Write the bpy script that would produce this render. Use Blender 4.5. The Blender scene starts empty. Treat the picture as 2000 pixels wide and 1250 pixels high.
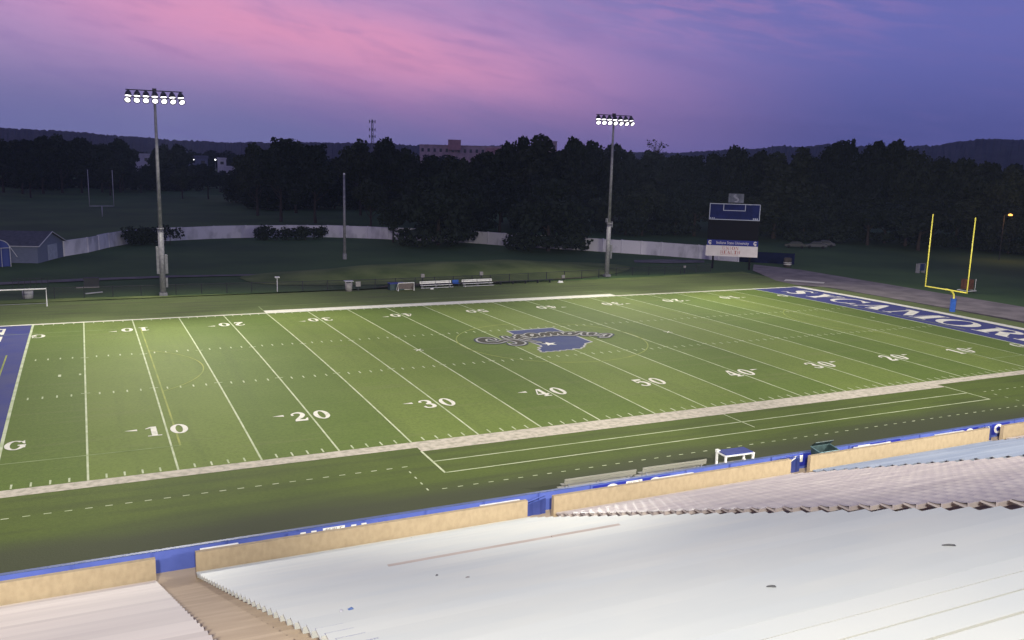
import bpy, bmesh, math, random
from mathutils import Vector, Matrix, noise as mnoise
random.seed(7)
sc = bpy.context.scene
COL = sc.collection
R = math.radians
YD = 0.9144
W = 48.768          # field width (m)
L = 100 * YD        # goal line to goal line

# ------------------------------------------------------------------ helpers
class MB:
    """collects polygons and links them as ONE mesh object"""
    def __init__(s): s.v = []; s.f = []; s.m = []
    def add(s, vs, fs, mi=0):
        o = len(s.v); s.v += [tuple(v) for v in vs]
        for f in fs: s.f.append([o + i for i in f]); s.m.append(mi)
    def box(s, x0, x1, y0, y1, z0, z1, mi=0):
        s.add([(x0,y0,z0),(x1,y0,z0),(x1,y1,z0),(x0,y1,z0),(x0,y0,z1),(x1,y0,z1),(x1,y1,z1),(x0,y1,z1)],
              [(0,3,2,1),(4,5,6,7),(0,1,5,4),(1,2,6,5),(2,3,7,6),(3,0,4,7)], mi)
    def obox(s, c, ax, ay, az, mi=0):
        """box from centre and three half-axis vectors"""
        c = Vector(c); ax = Vector(ax); ay = Vector(ay); az = Vector(az); P = []
        for k in (-1, 1):
            for i, j in ((-1,-1),(1,-1),(1,1),(-1,1)): P.append(c + ax*i + ay*j + az*k)
        s.add(P, [(0,3,2,1),(4,5,6,7),(0,1,5,4),(1,2,6,5),(2,3,7,6),(3,0,4,7)], mi)
    def tube(s, pts, r, n=8, mi=0, cap=True):
        pts = [Vector(p) for p in pts]
        if not isinstance(r, (list, tuple)): r = [r]*len(pts)
        rings = []
        for i, p in enumerate(pts):
            d = (pts[min(i+1, len(pts)-1)] - pts[max(i-1, 0)]).normalized()
            a = Vector((0,0,1)) if abs(d.z) < .9 else Vector((1,0,0))
            u = d.cross(a).normalized(); w = d.cross(u).normalized()
            rings.append([p + (u*math.cos(2*math.pi*k/n) + w*math.sin(2*math.pi*k/n))*r[i] for k in range(n)])
        vs = [q for g in rings for q in g]; fs = []
        for i in range(len(pts)-1):
            for k in range(n):
                a, b = i*n+k, i*n+(k+1) % n
                fs.append((a, b, b+n, a+n))
        if cap: fs.append(tuple(range(n-1,-1,-1))); fs.append(tuple(range((len(pts)-1)*n, len(pts)*n)))
        s.add(vs, fs, mi)
    def build(s, name, mats, parent=None, loc=None, smooth=False, **tags):
        me = bpy.data.meshes.new(name); me.from_pydata(s.v, [], s.f)
        for m in (mats if isinstance(mats, (list, tuple)) else [mats]): me.materials.append(m)
        me.polygons.foreach_set('material_index', s.m)
        bm = bmesh.new(); bm.from_mesh(me); bmesh.ops.recalc_face_normals(bm, faces=bm.faces); bm.to_mesh(me); bm.free()
        if smooth: me.polygons.foreach_set('use_smooth', [True]*len(me.polygons))
        me.update()
        return link(name, me, parent, loc, **tags)

def link(name, data, parent=None, loc=None, **tags):
    o = bpy.data.objects.new(name, data); COL.objects.link(o)
    if parent is not None: o.parent = parent
    if loc is not None: o.location = loc
    for k, v in tags.items(): o[k] = v
    return o
def thing(name, loc, label, category, group=None, rz=0.0):
    o = link(name, None, None, loc, label=label, category=category)
    o.rotation_euler.z = rz; o.empty_display_size = .2
    if group: o['group'] = group
    return o
def tag(o, label, category, group=None):
    o['label'] = label; o['category'] = category
    if group: o['group'] = group
    return o
def copy_tree(o, parent=None):
    c = o.copy(); COL.objects.link(c)
    if parent is not None: c.parent = parent
    for ch in list(o.children): copy_tree(ch, c)
    return c

# ------------------------------------------------------------------ materials
def mat(name, col, rough=.8, var=.0, scale=1.0, col2=None, metal=0.0, spec=.3, bump=0.0, detail=4, stretch=(1,1,1), ramp=(.35,.65), rows=0.0):
    m = bpy.data.materials.new(name); m.use_nodes = True
    nt = m.node_tree; b = nt.nodes['Principled BSDF']
    b.inputs['Base Color'].default_value = (*col, 1); b.inputs['Roughness'].default_value = rough
    b.inputs['Metallic'].default_value = metal; b.inputs['Specular IOR Level'].default_value = spec
    if var > 0 or col2 is not None or bump > 0:
        tc = nt.nodes.new('ShaderNodeTexCoord'); mp = nt.nodes.new('ShaderNodeMapping')
        mp.inputs['Scale'].default_value = stretch
        nz = nt.nodes.new('ShaderNodeTexNoise'); nz.inputs['Scale'].default_value = scale; nz.inputs['Detail'].default_value = detail
        nt.links.new(nt.nodes.new('ShaderNodeNewGeometry').outputs['Position'] if rows else tc.outputs['Object'], mp.inputs['Vector']); nt.links.new(mp.outputs[0], nz.inputs['Vector'])
        cr = nt.nodes.new('ShaderNodeValToRGB')
        c2 = col2 if col2 is not None else tuple(max(0, c*(1-var)) for c in col)
        c1 = col if col2 is not None else tuple(min(1, c*(1+var*.6)) for c in col)
        cr.color_ramp.elements[0].position = ramp[0]; cr.color_ramp.elements[0].color = (*c2, 1)
        cr.color_ramp.elements[1].position = ramp[1]; cr.color_ramp.elements[1].color = (*c1, 1)
        nt.links.new(nz.outputs['Fac'], cr.inputs[0]); nt.links.new(cr.outputs[0], b.inputs['Base Color'])
        if rows:                                                   # each row a slightly different batch
            oi = nt.nodes.new('ShaderNodeObjectInfo'); mr = nt.nodes.new('ShaderNodeMapRange'); mr.inputs[3].default_value = 1-rows*2; mr.inputs[4].default_value = 1.0
            hs = nt.nodes.new('ShaderNodeHueSaturation'); nt.links.new(oi.outputs['Random'], mr.inputs[0]); nt.links.new(mr.outputs[0], hs.inputs['Value'])
            nt.links.new(cr.outputs[0], hs.inputs['Color']); nt.links.new(hs.outputs[0], b.inputs['Base Color'])
        if bump > 0:
            bp = nt.nodes.new('ShaderNodeBump'); bp.inputs['Strength'].default_value = bump; bp.inputs['Distance'].default_value = .05
            nt.links.new(nz.outputs['Fac'], bp.inputs['Height']); nt.links.new(bp.outputs[0], b.inputs['Normal'])
    return m
def emit(name, col, strength):
    m = bpy.data.materials.new(name); m.use_nodes = True; nt = m.node_tree
    for n in list(nt.nodes):
        if n.type != 'OUTPUT_MATERIAL': nt.nodes.remove(n)
    e = nt.nodes.new('ShaderNodeEmission'); e.inputs[0].default_value = (*col, 1); e.inputs[1].default_value = strength
    nt.links.new(e.outputs[0], nt.nodes['Material Output'].inputs[0]); return m

M = {}
M['paint'] = mat('field_paint', (.80,.77,.64), .9, col2=(.60,.59,.46), scale=2.2, detail=6, ramp=(.28,.5))
M['line'] = mat('line_paint', (.58,.62,.40), .9, col2=(.38,.45,.22), scale=1.1, detail=6, ramp=(.3,.6))
M['worn'] = mat('worn_paint', (.58,.52,.41), .9, col2=(.37,.34,.25), scale=2.4, detail=9, ramp=(.33,.58))
M['faint'] = mat('faint_line_paint', (.30,.37,.16), .9, col2=(.19,.25,.09), scale=.8, detail=5)
M['yellow'] = mat('yellow_line_paint', (.34,.36,.075), .9, col2=(.21,.27,.06), scale=.5, detail=5)
M['endblue'] = mat('end_zone_blue', (.035,.042,.19), .9, col2=(.055,.06,.17), scale=.35, detail=7)
M['logoblue'] = mat('logo_blue', (.034,.05,.155), .9, col2=(.046,.062,.15), scale=.9, detail=6)
M['logodark'] = mat('logo_charcoal', (.050,.045,.030), .9, col2=(.035,.033,.025), scale=1.2)
M['logonavy'] = mat('logo_edge', (.045,.055,.065), .9)
M['logosilver'] = mat('logo_silver', (.42,.41,.38), .9)
M['steel'] = mat('galvanised_steel', (.25,.245,.255), .6, var=.25, scale=3, metal=.2)
M['steeldark'] = mat('grey_box_paint', (.22,.22,.23), .6, var=.2, scale=3)
M['housing'] = mat('lamp_housing', (.05,.045,.06), .6)
M['lens'] = emit('lit_lamp_lens', (1.0,.96,.98), 4.5)
M['concrete'] = mat('tan_concrete', (.42,.33,.215), .9, col2=(.345,.268,.172), scale=4.5, detail=10, stretch=(1,1,.6), bump=.06, ramp=(.25,.62))
M['step'] = mat('stand_concrete', (.64,.50,.34), .9, col2=(.54,.415,.28), scale=1.6, detail=7, stretch=(.25,1,1))
M['bluewall'] = mat('blue_wall_paint', (.095,.135,.46), .6, col2=(.075,.11,.39), scale=.8, detail=5)
M['bluedark'] = mat('blue_tarp', (.05,.07,.27), .6, col2=(.035,.055,.22), scale=1.5)
M['banner'] = mat('banner_blue', (.02,.03,.30), .5)
M['white'] = mat('white_paint', (.78,.77,.73), .6, var=.12, scale=2)
M['seatA'] = mat('cream_bench', (.74,.66,.58), .55, col2=(.64,.56,.50), scale=.8, stretch=(.12,1,1), detail=6, rows=.06)
M['seatB'] = mat('pale_blue_bench', (.69,.70,.63), .5, col2=(.63,.655,.61), scale=.55, stretch=(.5,1,1), detail=8, rows=.022)
M['seatC'] = mat('pinkish_bench', (.60,.535,.495), .40, col2=(.49,.43,.42), scale=1.3, stretch=(.6,1,1), detail=6, rows=.06)
M['seatD'] = mat('blue_grey_bench', (.39,.44,.52), .5, col2=(.31,.365,.46), scale=.7, stretch=(.4,1,1), detail=6, rows=.07)
M['weathered'] = mat('weathered_plank', (.58,.50,.43), .8, col2=(.48,.40,.34), scale=4, stretch=(.15,1,1))
M['bracket'] = mat('bracket_steel', (.13,.115,.11), .7)
M['seatink'] = mat('seat_lettering', (.16,.17,.36), .8)
M['goalyellow'] = mat('goal_yellow', (.80,.72,.10), .4)
M['padblue'] = mat('goal_pad', (.02,.085,.36), .6, var=.2, scale=4)
M['bark'] = mat('bark', (.055,.042,.032), .95, var=.4, scale=6)
def leaf(name, c):
    m = mat(name, c, .9, col2=tuple(x*.62 for x in c), scale=.45, detail=3, spec=.1); return m
M['leafA'] = leaf('leaf_dark', (.036,.047,.026)); M['leafB'] = leaf('leaf_mid', (.046,.058,.030)); M['leafC'] = leaf('leaf_deep', (.030,.041,.026))
M['wallwhite'] = mat('whitewashed_concrete', (.68,.66,.70), .9, col2=(.46,.45,.48), scale=.55, detail=10, bump=.1, ramp=(.34,.52), stretch=(1,1,.6))
M['brick'] = mat('distant_brick', (.52,.40,.38), .9, var=.25, scale=.2)
M['brick2'] = mat('distant_red_brick', (.50,.29,.27), .9, var=.2, scale=.2)
M['glassdark'] = mat('dark_window', (.03,.035,.045), .2)
M['roofgrey'] = mat('slate_roof', (.075,.078,.10), .9, var=.25, scale=2)
M['siding'] = mat('blue_grey_siding', (.15,.17,.25), .8, col2=(.12,.14,.21), scale=1.5, stretch=(1,1,8))
M['palewall'] = mat('pale_house_wall', (.55,.54,.56), .8, var=.15, scale=.5)
M['trim'] = mat('trim_white', (.50,.50,.52), .7)
M['tentblue'] = mat('tent_blue', (.03,.05,.22), .6)
M['fence'] = mat('dark_fence_steel', (.03,.032,.035), .7)
M['gravel'] = mat('gravel', (.17,.155,.15), .95, col2=(.10,.095,.085), scale=.5, detail=9, bump=.2)
M['track'] = mat('cinder_track', (.25,.215,.205), .95, col2=(.15,.13,.125), scale=.35, detail=10, bump=.2)
M['mulch'] = mat('dark_border', (.055,.045,.042), .95, var=.35, scale=1.2)
M['slab'] = mat('pale_slab', (.62,.58,.50), .9, var=.15, scale=.6)
M['signwhite'] = mat('sign_white', (.62,.57,.57), .6, var=.06, scale=1.5)
M['signblue'] = mat('sign_blue', (.022,.03,.20), .6, spec=.1)
M['boardblue'] = mat('scoreboard_blue', (.008,.013,.085), .7, var=.25, scale=1.2, spec=.1)
M['boardline'] = mat('scoreboard_line', (.42,.45,.55), .6)
M['boardblack'] = mat('scoreboard_black', (.008,.007,.009), .9, spec=.05)
M['emblem'] = mat('emblem_grey', (.13,.14,.18), .7, var=.35, scale=1.1)
M['red'] = mat('sign_red', (.34,.07,.06), .7)
M['teal'] = mat('teal_plastic', (.035,.062,.066), .5, var=.35, scale=2.5)
M['benchmetal'] = mat('bench_aluminium', (.30,.29,.235), .55, col2=(.22,.215,.175), scale=2, stretch=(.1,1,1), metal=.2)
M['carblack'] = mat('car_dark', (.02,.02,.025), .3); M['carpale'] = mat('car_pale', (.07,.072,.08), .5); M['tyre'] = mat('tyre', (.015,.015,.015), .9)
M['grey'] = mat('grey_plastic', (.26,.245,.24), .7, var=.15, scale=3)
M['netpink'] = mat('goal_net', (.20,.165,.165), .9, var=.15, scale=6)
M['rust'] = mat('rusty_orange', (.085,.034,.02), .8, var=.4, scale=3)
M['ivory'] = mat('debris_dark', (.10,.10,.10), .8)

# chain-link: fine see-through wire
def chainlink():
    m = bpy.data.materials.new('chain_link'); m.use_nodes = True; nt = m.node_tree
    b = nt.nodes['Principled BSDF']; b.inputs['Base Color'].default_value = (.03,.03,.032,1); b.inputs['Roughness'].default_value = .7
    tr = nt.nodes.new('ShaderNodeBsdfTransparent'); mx = nt.nodes.new('ShaderNodeMixShader'); mx.inputs[0].default_value = .30
    nt.links.new(tr.outputs[0], mx.inputs[1]); nt.links.new(b.outputs[0], mx.inputs[2]); nt.links.new(mx.outputs[0], nt.nodes['Material Output'].inputs[0])
    return m
M['chain'] = chainlink()

def nodes_of(m): return m.node_tree.nodes, m.node_tree.links
def turf_material():
    m = bpy.data.materials.new('turf'); m.use_nodes = True; N, K = nodes_of(m); b = N['Principled BSDF']
    b.inputs['Roughness'].default_value = .85; b.inputs['Specular IOR Level'].default_value = .15
    tc = N.new('ShaderNodeTexCoord'); sp = N.new('ShaderNodeSeparateXYZ'); K.new(tc.outputs['Object'], sp.inputs[0])
    def mth(op, a, bb=None, cl=False):
        n = N.new('ShaderNodeMath'); n.operation = op; n.use_clamp = cl
        for i, v in enumerate((a, bb)):
            if v is None: continue
            if isinstance(v, (int, float)): n.inputs[i].default_value = v
            else: K.new(v, n.inputs[i])
        return n.outputs[0]
    def noise(scale, detail, st=(1,1,1)):
        mp = N.new('ShaderNodeMapping'); mp.inputs['Scale'].default_value = st; K.new(tc.outputs['Object'], mp.inputs[0])
        n = N.new('ShaderNodeTexNoise'); n.inputs['Scale'].default_value = scale; n.inputs['Detail'].default_value = detail
        K.new(mp.outputs[0], n.inputs['Vector']); return n.outputs['Fac']
    def mix(f, a, bb):
        n = N.new('ShaderNodeMix'); n.data_type = 'RGBA'
        if isinstance(f, (int, float)): n.inputs[0].default_value = f
        else: K.new(f, n.inputs[0])
        for i, v in ((6, a), (7, bb)):
            if isinstance(v, tuple): n.inputs[i].default_value = (*v, 1)
            else: K.new(v, n.inputs[i])
        return n.outputs[2]
    def step(x, lo, hi):
        n = N.new('ShaderNodeMapRange'); n.interpolation_type = 'SMOOTHSTEP'
        n.inputs[1].default_value = lo; n.inputs[2].default_value = hi
        K.new(x, n.inputs[0]); return n.outputs[0]
    x, y = sp.outputs[0], sp.outputs[1]
    # ten-yard panels of alternating pile, seams wobble a little
    wob = mth('MULTIPLY', mth('SUBTRACT', noise(.25, 2), .5), .5)
    band = mth('FLOOR', mth('DIVIDE', mth('ADD', mth('ADD', x, 5*YD), wob), 10*YD))
    odd = mth('ABSOLUTE', mth('SUBTRACT', mth('MULTIPLY', mth('FRACT', mth('DIVIDE', band, 2.0)), 2.0), 0.0))
    fine = noise(5.0, 8); mid = noise(.22, 6); streak = noise(.8, 6, (.12, 1.4, 1)); streak2 = noise(.5, 5, (1.6, .10, 1))
    light = mix(mid, (.135,.192,.032), (.185,.238,.054)); dark = mix(mid, (.102,.156,.024), (.142,.196,.040))
    c = mix(odd, dark, light)
    c = mix(mth('MULTIPLY', step(streak, .52, .75), .28), c, (.20,.205,.085))
    c = mix(mth('MULTIPLY', step(streak2, .5, .72), .22), c, (.085,.115,.03))
    # out-of-bounds turf: darker, blending to grey-brown towards the stand wall
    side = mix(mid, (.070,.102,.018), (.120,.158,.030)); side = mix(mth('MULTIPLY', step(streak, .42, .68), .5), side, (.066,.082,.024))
    worn = mix(fine, (.047,.056,.026), (.074,.079,.041))  # grey-brown tone of the strip by the stand wall
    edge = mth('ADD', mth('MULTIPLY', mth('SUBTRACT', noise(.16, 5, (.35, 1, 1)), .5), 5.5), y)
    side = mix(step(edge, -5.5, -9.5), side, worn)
    farside = mix(mid, (.115,.155,.046), (.175,.215,.075)); farside = mix(mth('MULTIPLY', step(streak, .45, .7), .6), farside, (.110,.115,.058))
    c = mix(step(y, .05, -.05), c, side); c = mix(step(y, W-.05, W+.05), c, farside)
    c = mix(step(x, L+10*YD, L+10*YD+.1), c, farside)
    c = mix(mth('MULTIPLY', mth('SUBTRACT', fine, .38), .75, True), c, (.030,.045,.012))
    K.new(c, b.inputs['Base Color'])
    bp = N.new('ShaderNodeBump'); bp.inputs['Strength'].default_value = .35; bp.inputs['Distance'].default_value = .04
    K.new(noise(9, 6), bp.inputs['Height']); K.new(bp.outputs[0], b.inputs['Normal'])
    return m
M['turf'] = turf_material()
M['ground'] = mat('rough_grass', (.085,.142,.050), .95, col2=(.054,.094,.038), scale=.05, detail=12, spec=.1)
M['berm'] = mat('berm_grass', (.185,.225,.075), .95, col2=(.105,.145,.048), scale=.22, detail=10, spec=.1)
M['dirt'] = mat('bare_earth', (.19,.125,.075), .95, col2=(.09,.08,.04), scale=.5, detail=8)
M['hill'] = mat('wooded_hill', (.035,.046,.030), .95, col2=(.018,.026,.018), scale=.03, detail=8)

# ------------------------------------------------------------------ ground
def zf(y): return .25*(1-((y-W/2)/(W/2))**2) if 0 <= y <= W else 0.0
GRID = [W*i/32 for i in range(33)]
mb = MB(); mb.add([(-4500,-1500,-.12),(6500,-1500,-.12),(6500,6500,-.12),(-4500,6500,-.12)], [(0,1,2,3)])
mb.build('ground', M['ground'], kind='structure')

mb = MB()
xs = [-24,-9.144,0]+[5*YD*i for i in range(1,21)]+[L+9.144,103.6]
ys = [-13.2,-10,-6.5,-3]+GRID+[52,56,60,63.4]
for i in range(len(xs)):
    pass
vs = [(x,y,zf(y)) for y in ys for x in xs]; n = len(xs)
fs = [(j*n+i, j*n+i+1, (j+1)*n+i+1, (j+1)*n+i) for j in range(len(ys)-1) for i in range(n-1)]
mb.add(vs, fs)
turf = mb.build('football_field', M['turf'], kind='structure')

def drape(name, polys, material, off, parent=turf, **tags):
    """flat painted markings laid on the crowned turf. polys: list of [(x,y),...] or ([(x,y),..], dz)"""
    bm = bmesh.new()
    for p in polys:
        dz = 0.0
        if isinstance(p, tuple): p, dz = p
        q = [bm.verts.new((a, b, dz)) for a, b in p]
        try: bm.faces.new(q)
        except ValueError: pass
    bmesh.ops.triangulate(bm, faces=[f for f in bm.faces if len(f.verts) > 4])
    ylo = min(v.co.y for v in bm.verts); yhi = max(v.co.y for v in bm.verts)
    for g in GRID:
        if ylo < g < yhi:
            bmesh.ops.bisect_plane(bm, geom=bm.verts[:]+bm.edges[:]+bm.faces[:], plane_co=(0,g,0), plane_no=(0,1,0))
    for v in bm.verts: v.co.z += zf(v.co.y)+off
    bmesh.ops.recalc_face_normals(bm, faces=bm.faces)
    for f in bm.faces:
        if f.normal.z < 0: f.normal_flip()
    me = bpy.data.meshes.new(name); bm.to_mesh(me); bm.free()
    for mm in (material if isinstance(material, (list, tuple)) else [material]): me.materials.append(mm)
    return link(name, me, parent, **tags)
def rect(x0, x1, y0, y1): return [(x0,y0),(x1,y0),(x1,y1),(x0,y1)]
def seg(a, b, w):
    a = Vector(a); b = Vector(b); d = (b-a).normalized(); nn = Vector((-d.y, d.x))*w/2
    return [tuple(a-nn), tuple(b-nn), tuple(b+nn), tuple(a+nn)]
def arc(cx, cy, r, a0, a1, w, n=40):
    P = []
    for i in range(n):
        t0 = R(a0+(a1-a0)*i/n); t1 = R(a0+(a1-a0)*(i+1)/n)
        P.append([(cx+math.cos(t)*q, cy+math.sin(t)*q) for t, q in ((t0,r-w/2),(t1,r-w/2),(t1,r+w/2),(t0,r+w/2))])
    return P

# end zones
drape('end_zone', [rect(L+.06, L+10*YD-1.35, .05, W-.02)], M['endblue'], .004, label='royal blue painted end zone')
drape('end_zone', [rect(-10*YD, -.06, .05, W-.02)], M['endblue'], .004, label='royal blue painted end zone')
# borders
drape('sideline', [rect(-11, 25*YD, -1.08, 0), rect(75*YD, L+10*YD+.3, -1.08, 0)], M['worn'], .006)
drape('sideline', [rect(25*YD, 75*YD, -1.85, 0)], M['worn'], .007, label='wide worn border strip')
drape('sideline', [rect(-11, 25*YD, W, W+.45), rect(75*YD, L+10*YD, W, W+.45)], M['paint'], .006)
drape('sideline', [rect(25*YD, 75*YD, W, W+1.9)], M['paint'], .007)
drape('end_line', [rect(L+10*YD-1.3, L+10*YD-.1, 0, W+.45)], M['paint'], .008)
# yard lines
for i in range(0, 21):
    x = i*5*YD; w = .115 if i % 20 else .20
    nm = 'goal_line' if i in (0, 20) else 'yard_line'
    drape(nm, [rect(x-w/2, x+w/2, .02, W-.02)], M['line'], .009)
# one-yard hash ticks
P = []
for yd in range(1, 100):
    if yd % 5 == 0:
        for yy in (18.288, W-18.288): P.append(rect(yd*YD-.3, yd*YD+.3, yy-.05, yy+.05))
        continue
    for a, b in ((.12,.75), (17.7,18.29), (W-18.29,W-17.7), (W-.75,W-.12)): P.append(rect(yd*YD-.05, yd*YD+.05, a, b))
drape('hash_mark', P, M['line'], .010, kind='stuff')
for x, y in ((3*YD*1.35, W/2), (5.95*.62, W/2-.2)):
    pass
drape('conversion_mark', [rect(2.7, 2.9, W/2-.35, W/2+.35), rect(4.15, 4.3, W/2-.25, W/2+.25), rect(L-2.9, L-2.75, W/2-.3, W/2+.3)], M['line'], .010)
for yd in (35, 65): drape('kickoff_mark', [seg((yd*YD-.35, W/2-.35), (yd*YD+.35, W/2+.35), .12), ([*seg((yd*YD-.35, W/2+.35), (yd*YD+.35, W/2-.35), .12)], .002)], M['paint'], .011)
# coaching boxes and restraining dashes
x25, x75 = 25*YD, 75*YD
drape('coaching_box_line', [seg((x25,-1.8),(x25,-5.85),.13), seg((x75,-1.8),(x75,-5.95),.12), seg((x25,-3.8),(x75,-3.9),.10), seg((x25,-5.8),(x75,-5.9),.10), seg((50*YD,-1.9),(50*YD,-5.2),.08)], M['line'], .006)
drape('coaching_box_line', [seg((x25,W+1.9),(x25,W+5.0),.13), seg((x75,W+1.9),(x75,W+4.6),.12), seg((x25,W+4.9),(x75,W+4.5),.10)], M['faint'], .006)
P = []
for i in range(-8, 24):
    P.append(seg((i*YD-.17, -4.1), (i*YD+.17, -4.1), .085))
for i in range(24, 77): P.append(seg((i*YD-.15, -8.1), (i*YD+.15, -8.1), .075))
for i in range(77, 105): P.append(seg((i*YD-.15, -4.1), (i*YD+.15, -4.1), .075))
for q in range(4):
    P.append(seg((23*YD, -4.9-q*.95), (23*YD, -5.2-q*.95), .08)); P.append(seg((77*YD, -4.9-q*.95), (77*YD, -5.2-q*.95), .08))
drape('restraining_dash', P, M['line'], .006, kind='stuff')
# soccer markings
def penalty(sgn, cx):
    g = lambda x: cx + sgn*x
    f = g(16.5); P = [seg((f, 4.2), (f, 43.5), .12)]
    drape('penalty_box_line', P, M['yellow'], .012)
    drape('penalty_box_line', [seg((g(0), 4.2), (f, 4.2), .10), seg((g(0), 43.5), (f, 43.5), .08)], M['faint'], .011)
    a = 53; drape('penalty_arc', arc(g(11), W/2, 9.15, -a if sgn > 0 else 180-a, a if sgn > 0 else 180+a, .10), M['yellow'], .012)
    drape('goal_area_line', [seg((g(5.5), 15.2), (g(5.5), 33.6), .12)], M['yellow'], .012)
penalty(1, -6.85); penalty(-1, L+6.85)
drape('centre_circle', arc(50*YD, W/2, 9.3, 0, 360, .11, 72), M['yellow'], .012)

# ------------------------------------------------------------------ painted lettering
def ring(cx, cy, rx, ry, ix, iy, a0, a1, n=18):
    """crescent quads between an outer and an inner ellipse"""
    P = []
    for i in range(n):
        t = [R(a0+(a1-a0)*k/n) for k in (i, i+1)]
        P.append([(cx+rx*math.cos(t[0]), cy+ry*math.sin(t[0])), (cx+rx*math.cos(t[1]), cy+ry*math.sin(t[1])),
                  (cx+ix*math.cos(t[1]), cy+iy*math.sin(t[1])), (cx+ix*math.cos(t[0]), cy+iy*math.sin(t[0]))])
    return P
def spline(pts, n=6):
    out = []; m = len(pts)
    for i in range(m-1):
        p = [pts[max(i-1,0)], pts[i], pts[i+1], pts[min(i+2,m-1)]]
        for k in range(n):
            t = k/n
            out.append(tuple(.5*((2*p[1][c]) + (-p[0][c]+p[2][c])*t + (2*p[0][c]-5*p[1][c]+4*p[2][c]-p[3][c])*t*t + (-p[0][c]+3*p[1][c]-3*p[2][c]+p[3][c])*t**3) for c in range(len(pts[0]))))
    out.append(tuple(pts[-1])); return out
def ribbon(pts, n=6, w=None, dz=.00012, z0=0.0, extra=0.0):
    """pts (x, y, halfwidth) -> rising quads so that no two overlapping quads share a plane"""
    if w is not None: pts = [(p[0], p[1], w) for p in pts]
    s = spline(pts, n); L_ = []; P = []
    for i, q in enumerate(s):
        a = s[max(i-1,0)]; b = s[min(i+1,len(s)-1)]
        d = Vector((b[0]-a[0], b[1]-a[1]));  d = d.normalized() if d.length > 1e-9 else Vector((1,0))
        h = q[2]+extra; L_.append(((q[0]-d.y*h, q[1]+d.x*h), (q[0]+d.y*h, q[1]-d.x*h)))
    for i in range(len(L_)-1): P.append(([L_[i][0], L_[i][1], L_[i+1][1], L_[i+1][0]], z0+dz*i))
    if extra:                                                     # round ends for outlines
        for e in (s[0], s[-1]):
            h = e[2]+extra; P.append(([(e[0]+h*math.cos(t*math.pi/5), e[1]+h*math.sin(t*math.pi/5)) for t in range(10)], z0+dz*(len(L_)+3)))
    return P
def bx(x0, x1, y0, y1): return [(x0,y0),(x1,y0),(x1,y1),(x0,y1)]
G = {}
G['O'] = ring(.5,.5,.5,.52,.26,.46,0,360,32)
G['C'] = ring(.52,.5,.5,.52,.30,.46,42,318,28) + [[(.80,.95),(.93,1.0),(.97,.62),(.86,.70)], [(.86,.30),(.97,.36),(.93,.08),(.84,.10)]]
G['S'] = [(.90,.98,.02),(.84,.80,.03),(.55,.96,.05),(.27,.86,.10),(.27,.68,.13),(.50,.53,.15),(.76,.37,.14),(.76,.17,.11),(.50,.05,.05),(.20,.16,.03),(.10,.0,.02)]
G['Y'] = [[(0,1),(.52,1),(.52,.95),(.40,.95),(.60,.55),(.36,.45),(.10,.95),(0,.95)], [(.66,1),(1,1),(1,.95),(.90,.95),(.62,.50),(.55,.58),(.78,.95),(.66,.95)],
          [(.36,.45),(.60,.55),(.62,.5),(.62,.06),(.36,.06)], bx(.24,.74,0,.055)]
G['A'] = [[(.10,.06),(.17,.06),(.50,.90),(.46,1.0)], [(.46,1.0),(.58,1.0),(.94,.06),(.62,.06),(.42,.88)], bx(.24,.68,.30,.36), bx(0,.28,0,.055), bx(.55,1,0,.055)]
G['M'] = [[(.09,.06),(.13,.06),(.17,1),(.11,1)], [(.11,1),(.32,1),(.58,.25),(.50,.0)], [(.50,.0),(.58,.25),(.80,1),(.76,1)], [(.76,1),(.93,1),(.93,.06),(.71,.06),(.74,.80)], bx(0,.22,0,.05), bx(.62,1,0,.05), bx(0,.2,.95,1.0), bx(.84,1,.95,1.0)]
G['R'] = [bx(.13,.38,.055,.945), bx(.02,.50,0,.05), bx(.02,.13,.95,1), bx(.13,.55,.92,.999)] + ring(.52,.745,.36,.255,.14,.18,-92,90,14) + [bx(.38,.56,.49,.56), [(.46,.49),(.72,.50),(.93,.06),(1.0,.06),(1.0,0),(.66,0)]]
G['E'] = [bx(.13,.42,.055,.945), bx(.02,.95,.94,1), bx(.02,.95,0,.06), bx(.42,.70,.47,.53), [(.82,.94),(.95,.94),(.95,.70),(.90,.70)], [(.82,.06),(.95,.06),(.95,.32),(.90,.32)], bx(.66,.73,.38,.62)]
G['T'] = [bx(.34,.66,.06,.945), bx(.18,.82,0,.12), bx(.02,.98,.94,1), [(.02,.94),(.02,.7),(.08,.7),(.18,.94)], [(.82,.94),(.92,.7),(.98,.7),(.98,.94)]]
G['0'] = ring(.5,.5,.5,.5,.20,.40,0,360,30)
G['1'] = [bx(.34,.66,.06,1), bx(.12,.88,0,.075), [(.34,1),(.34,.86),(.06,.78),(.06,.84)]]
G['2'] = 'r', [[(.16,.68,.10),(.12,.82,.06),(.34,.95,.05),(.62,.93,.10),(.76,.74,.14),(.62,.50,.13),(.32,.26,.09),(.12,.10,.06)]], [[(.06,.0),(.84,.0),(.94,.30),(.86,.30),(.72,.16),(.30,.20),(.10,.10)]]
G['3'] = 'r', [[(.14,.74,.10),(.20,.90,.06),(.48,.96,.05),(.74,.84,.12),(.70,.62,.12),(.42,.53,.05)], [(.42,.52,.05),(.72,.44,.12),(.80,.22,.14),(.56,.05,.06),(.24,.07,.06),(.12,.24,.11)]], []
G['4'] = [bx(.52,.80,.075,.98), bx(.36,.96,0,.08), [(.02,.24),(.52,.24),(.52,.36),(.16,.36)], [(.02,.30),(.16,.34),(.60,.99),(.52,.99)], bx(.80,.98,.24,.36)]
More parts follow.
